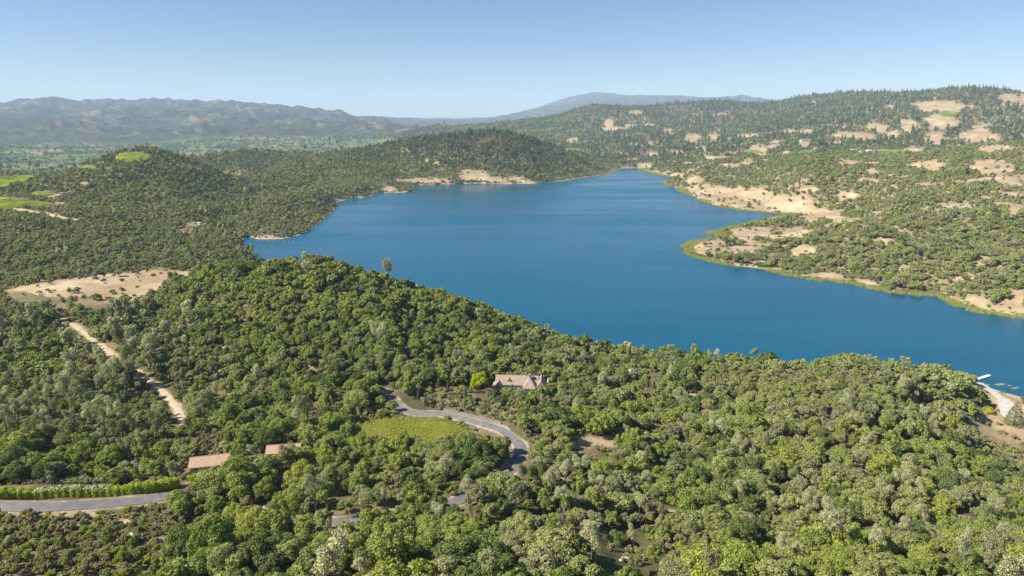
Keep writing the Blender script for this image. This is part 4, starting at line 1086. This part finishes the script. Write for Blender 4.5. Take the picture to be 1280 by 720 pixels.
window(h, -12.9, -4, 1.0, 1.3, 1.8); window(h, -10.2, -4, 1.0, 1.3, 1.8); window(h, 5.0, -4, 1.2, 1.3, 1.8); window(h, 8.0, -4, 1.2, 1.3, 1.8); window(h, 13.0, -2.5, 1.4, 1.5, 1.8); window(h, 13.0, -2.5, 4.8, 1.0, 1.2)
window(h, -14.4, -1.8, 1.0, 1.3, 1.8, 'left'); window(h, 15.0, 2.5, 1.4, 1.4, 1.8, 'right')
d = MB(); d.box(-0.6, 0.6, -0.09, -0.004, 0.0, 2.4)
d = MB(); d.box(2.1, 3.1, 0.40, 0.496, 0.0, 2.4); dr = d.build('door', M['wood'], h); d = MB(); d.box(2.9, 2.98, 0.33, 0.398, 1.05, 1.2); d.build('handle', M['metal'], dr)

def outbuilding(px, py, L_, W_, hw, hr, rz, label, wallm, roofm):
    p = hit(px, py); z = zat(*p)
    e = thing('outbuilding', (p[0], p[1], z), rz, label, 'building')
    mb = MB(); mb.box(-L_ / 2, L_ / 2, 0, W_, -2.5, hw)
    for sx in (-L_ / 2, L_ / 2): mb.add([(sx, 0, hw), (sx, W_, hw), (sx, W_ / 2, hw + hr * 0.9)], [(0, 1, 2)])
    mb.build('wall', wallm, e)
    r = MB(); gable(r, -L_ / 2, L_ / 2, 0, W_, hw + 0.02, hr, 'x', 0.55); rf = r.build('roof', roofm, e)
    c = MB(); c.tube([(-L_ / 2 - 0.55, W_ / 2, hw + hr + 0.02), (0, W_ / 2, hw + hr + 0.03), (L_ / 2 + 0.55, W_ / 2, hw + hr + 0.02)], [0.16] * 3, 6); c.build('ridge_cap', roofm, rf)
    for wx in np.linspace(-L_ / 2 + 2, L_ / 2 - 2, max(2, int(L_ / 4))): window(e, float(wx), 0, 0.45, 1.2, 1.15)
    d = MB(); d.box(L_ / 2 - 1.4, L_ / 2 - 0.4, -0.09, -0.004, -0.3, 1.7); d.build('door', M['wood'], e)
    window(e, -L_ / 2, W_ / 2, 0.45, 1.2, 1.15, 'left')
    return e
outbuilding(262, 588, 13.5, 8.0, 1.9, 2.2, math.radians(14), 'low building with a long pinkish clay roof just beyond the hedge end', M['stucco'], M['tile2'])
outbuilding(354, 573, 12.5, 7.0, 2.4, 1.9, math.radians(8), 'low tiled building almost hidden by oaks, right of the other tiled roof', M['stucco'], M['tile2'])


def far_house(px, py, W_, D_, hw, hr, rz, label, wallm, roofm):
    p = hit(px, py); z = zat(*p)
    e = thing('far_house', (p[0], p[1], z), rz, label, 'house', 'houses on the far hills')
    mb = MB(); mb.box(-W_ / 2, W_ / 2, 0, D_, -4, hw); mb.build('wall', wallm, e)
    r = MB(); hip(r, -W_ / 2, W_ / 2, 0, D_, hw + 0.02, hr, 0.7, 0.3, W_ * 0.25); r.build('roof', roofm, e)
    for wx in np.linspace(-W_ / 2 + 2, W_ / 2 - 2, 3): window(e, float(wx), 0, hw * 0.35, 2.0, hw * 0.4)
FAR = [(424, 189, 20, 14, 6, 3, 0.2, 'lone white house on the wooded saddle left of the conifer hill', 'whitewall', 'whitewall'),
 (724, 196, 24, 14, 5, 4, 0.1, 'white house beyond the lake head, left of a pair', 'whitewall', 'greyroof'), (736, 197, 22, 12, 5, 4, -0.2, 'white house beyond the lake head, right of a pair', 'whitewall', 'greyroof'),
 (1006, 177, 30, 16, 6, 4, 0.1, 'wide pale house on a dry knoll above the right shore hills', 'whitewall', 'greyroof'), (968, 181, 26, 14, 6, 4, 0.0, 'house on a tan knoll, leftmost of the right hill houses', 'stucco', 'greyroof'),
 (1079, 192, 18, 12, 7, 3, 0.2, 'white house, leftmost of the cluster by the green field', 'whitewall', 'greyroof'), (1087, 191, 16, 12, 6, 3, -0.1, 'pale house in the middle of the cluster by the green field', 'whitewall', 'whitewall'), (1095, 191.5, 16, 11, 5, 3, 0.3, 'grey-roofed house, rightmost of the cluster by the green field', 'stucco', 'greyroof'),
 (1022, 187, 18, 12, 5, 3, 0.1, 'small house in trees left of the green field cluster', 'stucco', 'greyroof')]
for a in FAR: far_house(*a[:8], M[a[8]], M[a[9]])
p = hit(256, 279.5); e = thing('shed', (p[0], p[1], zat(*p)), 0.2, 'dark-roofed shed on the pale dirt lot behind the cove', 'shed')
mb = MB(); mb.box(-5, 5, 0, 6, -3, 3.0); mb.build('wall', M['wood'], e); r = MB(); gable(r, -5, 5, 0, 6, 3.02, 1.6); r.build('roof', M['darkroof'], e); d = MB(); d.box(-1.3, 1.3, -0.09, -0.004, 0, 2.5); d.build('door', M['frame'], e)
p = hit(248, 281); e = thing('pump_house', (p[0], p[1], zat(*p)), -0.1, 'small pale hut on the dirt lot, left of the dark-roofed shed', 'hut')
mb = MB(); mb.box(-3, 3, 0, 4, -3, 3.2); mb.build('wall', M['whitewall'], e); r = MB(); hip(r, -3, 3, 0, 4, 3.22, 1.4); r.build('roof', M['stucco'], e)

# ------------------------------------------------------------------ garden and roadside
def leafy(name, V, Fc, m, parent, v): return link_mesh(name, V, Fc, m, parent, v=v)
def hedge_leaves(g, L, width, height, n, size):
    """sprays over a clipped, slightly lumpy wall of leaves along a line of points (world)"""
    seg = np.linalg.norm(np.diff(L[:, :2], axis=0), axis=1); cum = np.concatenate([[0], np.cumsum(seg)])
    s = g.random(n) * cum[-1]; i = np.clip(np.searchsorted(cum, s) - 1, 0, len(L) - 2); f = (s - cum[i]) / (seg[i] + 1e-9)
    base = L[i] + (L[i + 1] - L[i]) * f[:, None]
    t = (L[i + 1] - L[i])[:, :2]; t /= np.linalg.norm(t, axis=1)[:, None]; nr = np.stack([-t[:, 1], t[:, 0]], 1)
    a = g.random(n) * math.pi                              # around the top half of a rounded box
    lump = 1 + 0.05 * np.sin(s * 1.1) + 0.05 * np.sin(s * 2.7 + 1)
    ca, sa = np.cos(a), np.sin(a); k = 1 / np.maximum(np.abs(ca), np.abs(sa)) ** 0.75
    ox = ca * k * width / 2 * lump; oz = np.clip(sa * k, 0, 1.05) * height * lump * (0.15 + 0.85 * g.random(n) ** 0.35)
    c = np.stack([base[:, 0] + nr[:, 0] * ox, base[:, 1] + nr[:, 1] * ox, base[:, 2] + oz], 1)
    d = np.stack([nr[:, 0] * ca, nr[:, 1] * ca, sa], 1) + 0.6 * g.normal(size=(n, 3)); d /= np.linalg.norm(d, axis=1)[:, None]
    tt = np.cross(d, unit(n, g)); tt /= np.linalg.norm(tt, axis=1)[:, None]; bt = np.cross(d, tt); q = size * (0.6 + 0.8 * g.random(n))[:, None]
    return np.stack([c - tt * q, c - bt * q, c + tt * q, c + bt * q], 1).reshape(-1, 3), np.arange(4 * n).reshape(-1, 4), g.random(n), c
def hedge(px_pts, width, height, n, size, m, label, bloom=0, off=0.0):
    L = polyline([hit(*p) for p in px_pts], 1.0); z = samp(GZ, L[:, 0], L[:, 1]); L3 = np.concatenate([L, z[:, None]], 1)
    o_ = L3[len(L3) // 2].copy()
    L3 = L3 - o_
    e = thing('hedge', tuple(o_), 0, label, 'hedge')
    V, Fc, v, c = hedge_leaves(g, L3, width, height, n, size); leafy('foliage', V, Fc, LEAF[m], e, v)
    mb = MB(); st = L3[:: max(1, int(len(L3) / 25))]
    for q in st: mb.tube([(q[0], q[1], q[2] - 0.3), (q[0], q[1], q[2] + height * 0.8)], [0.07, 0.04], 5, False)
    mb.build('stems', M['bark'], e)['kind'] = 'stuff'
    if bloom:
        k = (c[:, 2] - np.interp(c[:, 0], L3[:, 0], L3[:, 2]) > height * 0.78) & (np.sin(c[:, 0] * 0.16 + 1.2) > -0.25) & (c[:, 0] < 0.22 * (L3[-1, 0] - L3[0, 0]))
        cc = np.nonzero(k)[0]; cc = g.choice(cc, min(bloom, len(cc)), replace=False)
        Q = V.reshape(-1, 4, 3)[cc] + np.array([0, 0, 0.22]); leafy('blossom', Q.reshape(-1, 3), np.arange(len(Q) * 4).reshape(-1, 4), LEAF['blossom'], e, None)
hedge([(-70, 627), (-30, 625), (0, 623.5), (60, 623), (120, 621), (180, 615.5), (225, 608)], 3.2, 3.9, 34000, 0.18, 'hedge', 'long clipped yellow-green hedge with pale blossom above the lower road', 1500)
hedge([(236, 604), (246, 601), (256, 597)], 3.6, 2.6, 1800, 0.17, 'hedge', 'short rounded hedge where the lower road turns in by the tiled roof')
hedge([(556, 513), (575, 517), (600, 522.5), (624, 528)], 1.2, 1.0, 2200, 0.12, 'hedge', 'low clipped hedge on top of the stone wall by the road bend')
hedge([(538, 523), (556, 527.5), (575, 533), (592, 538.5)], 0.9, 0.8, 1600, 0.12, 'oak_mid', 'low hedge between the small vineyard and the paved road')
hedge([(30, 606), (80, 604), (130, 602), (180, 599)], 3.0, 1.7, 3000, 0.17, 'olive', 'loose silvery shrub row behind the long clipped hedge')
# stone wall holding the garden above the road: coursed blocks, a little uneven
L = polyline([hit(*p) for p in [(556, 514.5), (575, 518.5), (600, 524), (626, 530.5)]], 1.6); zw = samp(GZ, L[:, 0], L[:, 1])
e = thing('stone_wall', (L[0, 0], L[0, 1], zw[0]), 0, 'low grey stone retaining wall on the uphill side of the road bend', 'wall')
blk = MB(); blk.box(-0.78, 0.78, -0.3, 0.3, 0, 0.55); bo = blk.build('stone', M['stone'], e); first = True
for i in range(len(L) - 1):
    t = L[i + 1] - L[i]; a = math.atan2(t[1], t[0])
    for cse in range(3):
        o_ = bo if first else bo.copy()
        if not first: col.objects.link(o_); o_.parent = e
        first = False
        f = 0.5 if cse % 2 else 0.0
        q = L[i] + t * f
        o_.location = (q[0] - L[0, 0], q[1] - L[0, 1], zw[i] - zw[0] - 0.35 + cse * 0.57); o_.rotation_euler = (0, 0, a + 0.05 * (random.random() - 0.5)); o_.scale = (0.95 + 0.1 * random.random(), 0.9 + 0.25 * random.random(), 1)

# the small vineyard: every row a thing
vc = np.mean(vineyard_world, axis=0); ang = math.radians(62); tx, ty = math.cos(ang), math.sin(ang); nx_, ny_ = -ty, tx
rows = []
for k in range(-30, 31):
    o_ = vc + np.array([nx_, ny_]) * k * 2.6
    s = np.arange(-60, 60, 0.8); X = o_[0] + tx * s; Y = o_[1] + ty * s
    inn = in_poly(X, Y, vineyard_world)
    if inn.sum() > 5: rows.append((X[inn], Y[inn]))
rows.sort(key=lambda q: q[0].mean())
for k, (X, Y) in enumerate(rows):
    Z = samp(GZ, X, Y); L3 = np.stack([X, Y, Z], 1); o_ = L3[0].copy(); L3 = L3 - o_
    lab = 'leftmost vine row of the small vineyard' if k == 0 else ('rightmost vine row of the small vineyard' if k == len(rows) - 1 else 'vine row of the small vineyard, %s from the left' % ORD[k])
    e = thing('vine_row', tuple(o_), 0, lab, 'vine row', 'vine rows of the small vineyard')
    ln = len(X) * 0.8
    V, Fc, v, c = hedge_leaves(g, L3, 0.95, 1.5, int(ln * 34), 0.15); leafy('foliage', V, Fc, LEAF['vine'], e, v)
    for q in (L3[0], L3[len(L3) // 2], L3[-1]): MB().tube([(q[0], q[1], q[2] - 0.3), (q[0], q[1], q[2] + 1.8)], [0.05, 0.05], 5).build('post', M['wood'], e)

# big green vineyards on the left hills: draped rows
mb = MB()
for (cx_, cy_, a, half) in [(*hit(20, 252), 0.3, 190), (*hit(15, 228), 0.3, 200), (*hit(165, 197), 0.1, 110), (*hit(107, 210), 0.1, 70), (*hit(52, 243), 0.3, 70)]:
    ta, tb = math.cos(a), math.sin(a)
    for k in np.arange(-half, half, 5.0):
        s = np.arange(-half, half, 7.0); X = cx_ - tb * k + ta * s; Y = cy_ + ta * k + tb * s
        okm = samp(GV, X, Y) > 0.75; Z = samp(GZ, X, Y)
        i = 0
        while i < len(s):
            if okm[i]:
                j = i
                while j + 1 < len(s) and okm[j + 1]: j += 1
                if j > i:
                    Vv = []; Ff = []
                    for q in range(i, j + 1):
                        hh = 1.7 + 0.3 * random.random()
                        for ofs, zz in ((-0.9, -0.2), (-0.5, hh * 0.9), (0.5, hh), (0.9, -0.2)): Vv.append((X[q] - tb * ofs, Y[q] + ta * ofs, Z[q] + zz))
                    for q in range(j - i):
                        for w in range(3): Ff.append((q * 4 + w, q * 4 + w + 1, q * 4 + w + 5, q * 4 + w + 4))
                    mb.add(Vv, Ff)
                i = j + 1
            else: i += 1
vy_o = link_mesh('hillside_vineyard', mb.V, mb.F, LEAF['vine'], v=g.random(len(mb.F))); vy_o['kind'] = 'stuff'; tag(vy_o, 'bright green hillside vineyards on the left hill', 'vineyard')

# ------------------------------------------------------------------ single trees with a place of their own
def special(name, px, py, lobes, n, size, tint, trunk_r, label, cat, group=None, jit=0.9, trunk_top=None, flat=1.0):
    p = hit(px, py); e = thing(name, (p[0], p[1], zat(*p) - 0.05), 0, label, cat, group)
    V, Fc, v = leaves(g, lobes, n, size, jit, flat); link_mesh('crown', V, Fc, LEAF[tint], e, v=v)
    tt = trunk_top or max(l[2] for l in lobes) * 0.6
    mb = MB().tube([(0, 0, -1), (0, 0, tt * 0.5), (0, 0, tt)], [trunk_r * 1.2, trunk_r, trunk_r * 0.5], 7)
    for l in lobes[:5]: mb.tube([(0, 0, tt * 0.5), np.array(l[:3])], [trunk_r * 0.4, trunk_r * 0.1], 4, False)
    mb.build('trunk', M['bark'], e); return e
special('lime_tree', 600, 490, oak_lobes(g, 4.9, 12.5, 40, 1.2), 4800, 0.2, 'lime', 0.28, 'tall bright yellow-green tree at the left end of the stone house', 'tree')
special('lime_tree', 691, 463, oak_lobes(g, 4.0, 5, 16, 1.5), 1800, 0.2, 'lime', 0.22, 'yellowish low tree behind the right end of the stone house', 'tree')
special('lime_shrub', 1236, 516, oak_lobes(g, 4.6, 3.4, 16, 0.3), 1800, 0.2, 'lime', 0.12, 'yellow-green bushy tree on the sandy lot below the dock', 'tree')
special('cedar_tree', 1267, 532, [(*l[:2], l[2] * 1.0, l[3]) for l in fir_lobes(g, 17, 5.0)], 4200, 0.24, 'oak_dark', 0.35, 'dark conical cedar standing alone on the sandy lot at right', 'tree', trunk_top=14)
for k, (px, py, s_) in enumerate([(618, 497, 0.7), (633, 498, 0.95), (647, 499, 0.9), (661, 500, 0.8), (675, 499, 0.66), (686, 496, 0.72), (626, 506, 0.85), (655, 508, 0.9)]):
    special('oak_tree', px, py, oak_lobes(g, 4.2 * s_, 6.5 * s_, 24, 0.7), 3000, 0.14, ('oak_dark', 'oak_olive', 'oak_mid')[k % 3], 0.16, 'low oak close in front of the stone house, ' + ('%s from the left' % ('first', 'third', 'fourth', 'sixth', 'seventh', 'eighth', 'second', 'fifth')[k]), 'oak tree', 'oaks in front of the house')
for px, py, s_, tt, lab in [(287, 598, 0.95, 'oak_dark', 'round dark oak hiding the right end of the left tiled roof'), (352, 586, 0.95, 'oak_olive', 'olive oak right in front of the right tiled roof'), (300, 604, 0.8, 'oak_mid', 'green oak between the two tiled roofs, on the near side')]:
    special('oak_tree', px, py, oak_lobes(g, 4.2 * s_, 6.5 * s_, 36, 0.7), 4200, 0.15, tt, 0.2, lab, 'oak tree')
cyp = [(523, 500), (549, 485), (560, 491), (582, 498), (611, 519), (590, 509), (640, 492), (532, 508)]
cyp.sort()
for k, (px, py) in enumerate(cyp):
    H = 5.5 + 2 * random.random()
    lob = [(0.12 * math.cos(q * 2.4), 0.12 * math.sin(q * 2.4), 0.5 + (H - 0.8) * q / 14, 0.75 * (1 - (q / 14.5) ** 2.2) + 0.12) for q in range(15)]
    special('cypress_tree', px, py, lob, 900, 0.13, 'cypress', 0.1, 'slim dark columnar cypress in the house garden, ' + ('leftmost' if k == 0 else 'rightmost' if k == len(cyp) - 1 else ORD[k] + ' from left'), 'cypress', 'garden cypresses', 0.8, H * 0.7)
oli = sorted([(531, 505), (540, 502), (549, 505), (562, 508), (571, 506), (580, 511), (588, 514), (600, 518), (605, 511), (617, 521), (622, 514), (631, 525), (594, 504), (640, 528), (553, 497), (571, 496)])
for k, (px, py) in enumerate(oli):
    s = 0.55 + 0.2 * random.random()
    special('olive_tree', px, py, oak_lobes(g, 4.0 * s, 5.0 * s, 14, 0.9), 1300, 0.15, 'olive', 0.14, 'round silvery olive tree above the road bend, ' + ('leftmost' if k == 0 else 'rightmost' if k == len(oli) - 1 else ORD[k] + ' from left'), 'olive tree', 'garden olive trees')
oli2 = sorted([(158, 592), (170, 590), (182, 592), (196, 593), (210, 594), (222, 598), (300, 588), (312, 584), (296, 579), (388, 560), (340, 557), (356, 556)])
for k, (px, py) in enumerate(oli2):
    s = 0.62 + 0.25 * random.random()
    special('olive_tree', px, py, oak_lobes(g, 4.0 * s, 5.6 * s, 14, 0.9), 1400, 0.16, 'olive', 0.15, 'silvery olive tree around the tiled roofs, ' + ('leftmost' if k == 0 else 'rightmost' if k == len(oli2) - 1 else ORD[k] + ' from left'), 'olive tree', 'olive trees by the tiled roofs')

def snag(px, py, H, label):
    p = hit(px, py); e = thing('dead_tree', (p[0], p[1], zat(*p)), random.random() * 6, label, 'dead tree', 'bare grey dead trees')
    mb = MB().tube([(0, 0, -0.8), (0.1, 0, H * 0.4), (0.3, 0.2, H * 0.8)], [0.2, 0.15, 0.06], 6); mb.build('trunk', M['bark_pale'], e)
    tw = MB()
    for k in range(26):
        a = random.random() * 6.28; z = H * (0.2 + 0.6 * random.random()); q = np.array([math.cos(a), math.sin(a), 0.7 + 0.5 * random.random()]) * (1.2 + 1.6 * random.random())
        b0 = np.array([0.1, 0.05, z]); tw.tube([b0, b0 + q * 0.6, b0 + q + np.array([0, 0, 0.3])], [0.07, 0.045, 0.02], 4, False)
        for w in range(3):
            u = unit(1, g)[0]; tw.tube([b0 + q * 0.7, b0 + q * 0.7 + u * 0.9], [0.03, 0.012], 3, False)
    tw.build('branches', M['bark_pale'], e)
for k, (px, py, H, lab) in enumerate([(703, 655, 5, 'bare grey dead tree in the woods below the road bend'), (1062, 622, 6, 'bare grey dead tree below the grey pine stand, left of a pair'), (1088, 634, 6, 'bare grey dead tree below the grey pine stand, right of a pair'), (1122, 602, 7, 'tall bare grey snag left of the sandy lot'), (870, 570, 5, 'bare grey snag right of the bare cut'), (1180, 690, 5, 'bare grey snag near the bottom right corner')]): snag(px, py, H, lab)

# ------------------------------------------------------------------ small things
for k, (px, py, s, lab) in enumerate([(91, 691, 0.9, 'pale boulder in the scrub below the hedge, left of two'), (112, 694, 1.1, 'pale boulder in the scrub below the hedge, right of two'), (165, 672, 1.3, 'tan boulder on the broken bank below the hedge end'), (198, 680, 1.5, 'tan boulder beside the dark oak below the hedge'), (790, 466, 2.6, 'big tan rock outcrop on the slope right of the house'), (781, 701, 1.2, 'tan rock among shrubs at the bottom right of centre'), (675, 600, 1.3, 'tan rock under the trees below the road bend')]):
    p = hit(px, py); e_ = np.array(unit(90, g)); 
    import bmesh
    bm = bmesh.new(); bmesh.ops.create_icosphere(bm, subdivisions=3, radius=1.0)
    for v_ in bm.verts:
        nz_ = float(fbm(np.array([v_.co.x * 2 + k * 7.0]), np.array([v_.co.y * 2 + v_.co.z * 1.7]), 1.3, 3)[0]); v_.co *= 1 + 0.28 * nz_; v_.co.z *= 0.7
    me = bpy.data.meshes.new('boulder'); bm.to_mesh(me); bm.free(); me.materials.append(M['rock'])
    ob = bpy.data.objects.new('boulder', me); col.objects.link(ob); ob.location = (p[0], p[1], zat(*p) + 0.2 * s); ob.scale = (s * 1.3, s, s); ob.rotation_euler = (0, 0, k * 1.3); tag(ob, lab, 'boulder')
for px, py, lab in [(685, 481, 'white folded garden parasol just right of the house, nearer the wall'), (698, 480, 'white folded garden parasol farther right of the house')]:
    p = hit(px, py); e = thing('garden_parasol', (p[0], p[1], zat(*p)), 0, lab, 'parasol', 'folded garden parasols')
    MB().tube([(0, 0, -0.3), (0, 0, 4.6)], [0.05, 0.05], 6).build('pole', M['wood'], e)
    MB().tube([(0, 0, 1.7), (0, 0, 1.8), (0, 0, 3.2), (0, 0, 4.5)], [0.1, 0.55, 0.34, 0.06], 8).build('canopy', M['cloth'], e)

# dock at the launch ramp
a0 = np.array(lake_pt(1215, 476.5)); a1 = np.array(lake_pt(1237, 469.5)); dv = a1 - a0; Ld = float(np.linalg.norm(dv)); 
e = thing('boat_dock', (a0[0], a0[1], 0), math.atan2(dv[1], dv[0]), 'long white floating dock running out from the launch ramp', 'dock')
MB().box(0, Ld, -1.3, 1.3, 0.35, 0.62).build('deck', M['dock'], e)
for k in range(5):
    x = Ld * (0.1 + 0.2 * k); MB().box(x - 1.2, x + 1.2, -1.15, 1.15, -0.4, 0.345).build('float', M['metal'], e)
for k in range(4):
    for s in (-1, 1): MB().tube([(Ld * (0.2 + 0.25 * k), s * 1.45, -1.5), (Ld * (0.2 + 0.25 * k), s * 1.45, 1.7)], [0.11, 0.11], 7).build('pile', M['wood'], e)
MB().box(-4, -0.01, -0.8, 0.8, 0.4, 0.66).build('gangway', M['dock'], e)
bx_ = [(322 + 6.5 * k, 300.5 + 0.25 * k) for k in range(8)]
for k, (px, py) in enumerate(bx_):
    q = lake_pt(px, py); e = thing('buoy', (q[0], q[1], 0.1), 0, 'white marker buoy in the line off the headland, ' + ('leftmost' if k == 0 else 'rightmost' if k == 7 else ORD[k] + ' from left'), 'buoy', 'buoy line off the headland')
    MB().tube([(0, 0, -0.5), (0, 0, -0.1), (0, 0, 0.4), (0, 0, 0.8)], [0.2, 0.4, 0.35, 0.1], 10).build('float', M['buoy'], e); MB().tube([(0, 0, 0.8), (0, 0, 1.5)], [0.06, 0.05], 6).build('post', M['metal'], e)

# reeds in the shallows of the right hand shore, weed mats off the ramp
proto_r = bpy.data.collections.new('reed_tufts')
for k in range(3):
    n = 70; c = np.concatenate([g.normal(size=(n, 2)) * 1.3, np.zeros((n, 1))], 1); hh = 0.8 + 0.8 * g.random(n); a = g.random(n) * 6.283; w = 0.16
    t = np.stack([np.cos(a), np.sin(a), 0 * a], 1) * w; tip = c + np.stack([0.3 * g.normal(size=n), 0.3 * g.normal(size=n), hh], 1)
    V = np.stack([c - t, c + t, tip + t * 0.4, tip - t * 0.4], 1).reshape(-1, 3)
    proto_r.objects.link(link_mesh('reed_%d' % k, V, np.arange(4 * n).reshape(-1, 4), LEAF['reed'], 'none', v=g.random(n)))
rx = []; ry = []
for i in range(len(SH)):
    a, b_ = SH[i], SH[(i + 1) % len(SH)]
    if min(a[0], b_[0]) < 120 or min(a[1], b_[1]) < 600: continue
    Ls_ = np.linalg.norm(b_ - a); n = int(Ls_ * 1.6)
    f = rng.random(n)[:, None]; q = a + (b_ - a) * f + rng.normal(size=(n, 2)) * (3.5 + 0.0018 * np.hypot(*a))
    rx += list(q[:, 0]); ry += list(q[:, 1])
for px, py, sx, sy in [(835, 231.5, 22, 2), (862, 310, 10, 5), (925, 284, 26, 5), (900, 291, 14, 3), (860, 236, 14, 4), (880, 245, 16, 5), (1100, 361, 22, 2), (1160, 366, 20, 2), (955, 277, 14, 3)]:
    for k in range(230):
        q = lake_pt(px + sx * random.gauss(0, 0.45), py + sy * random.gauss(0, 0.45)); rx.append(q[0]); ry.append(q[1])
rx = np.array(rx); ry = np.array(ry); sd = samp(SDF, rx, ry); nn_ = fbm(rx, ry, 70, 2)
k = (sd > -9 - 6 * nn_) & (sd < 9 + 0.004 * np.hypot(rx, ry)) & (nn_ > -0.32); rx, ry = rx[k], ry[k]
rz_ = np.maximum(samp(GZ, rx, ry), -0.05); sc_r = 0.8 + 0.8 * rng.random(len(rx))
gn_scatter('reeds', rx, ry, rz_, np.stack([sc_r, sc_r, 0.7 * sc_r], 1), rng.integers(0, 3, len(rx)), proto_r, 'green reed fringe along the right hand shore', 'reeds')
mb = MB()
for px, py, w_, h_ in [(1250, 480.5, 9, 1.6), (1269, 485, 7, 1.4), (1234, 481, 4, 1.2), (1262, 482, 4, 0.8)]:
    V = [(*lake_pt(px, py), 0.03)]
    for q in range(28):
        a = q / 28 * 6.283; rr = 0.75 + 0.35 * math.sin(a * 3 + px) * math.cos(a * 5)
        V.append((*lake_pt(px + w_ * rr * math.cos(a), py + h_ * rr * math.sin(a)), 0.02))
    mb.add(V, [(0, 1 + (q + 1) % 28, 1 + q) for q in range(28)])
wd = mb.build('weed_mats', principled('floating_weed', (0.20, 0.20, 0.10), 0.9, (0.8, 0.4))); wd['kind'] = 'stuff'; tag(wd, 'floating olive weed mats in the water off the dock', 'weed')

# ------------------------------------------------------------------ the air
hz, nt, N, L = mat_new('air_haze')
o = N('ShaderNodeOutputMaterial'); pv = N('ShaderNodeVolumePrincipled')
pv.inputs['Color'].default_value = (0.57, 0.75, 1.0, 1)
pv.inputs['Density'].default_value = 4.1e-5
pv.inputs['Anisotropy'].default_value = 0.0
L(pv.outputs[0], o.inputs['Volume'])
mb = MB(); B = 30300.0
mb.box(-B, B, -B, B, float(GZ.min()) - 1.0, float(GZ.max()) + 25.0)
haze = mb.build('haze', hz); haze['kind'] = 'stuff'; tag(haze, 'thin blue summer haze over the far hills', 'haze')
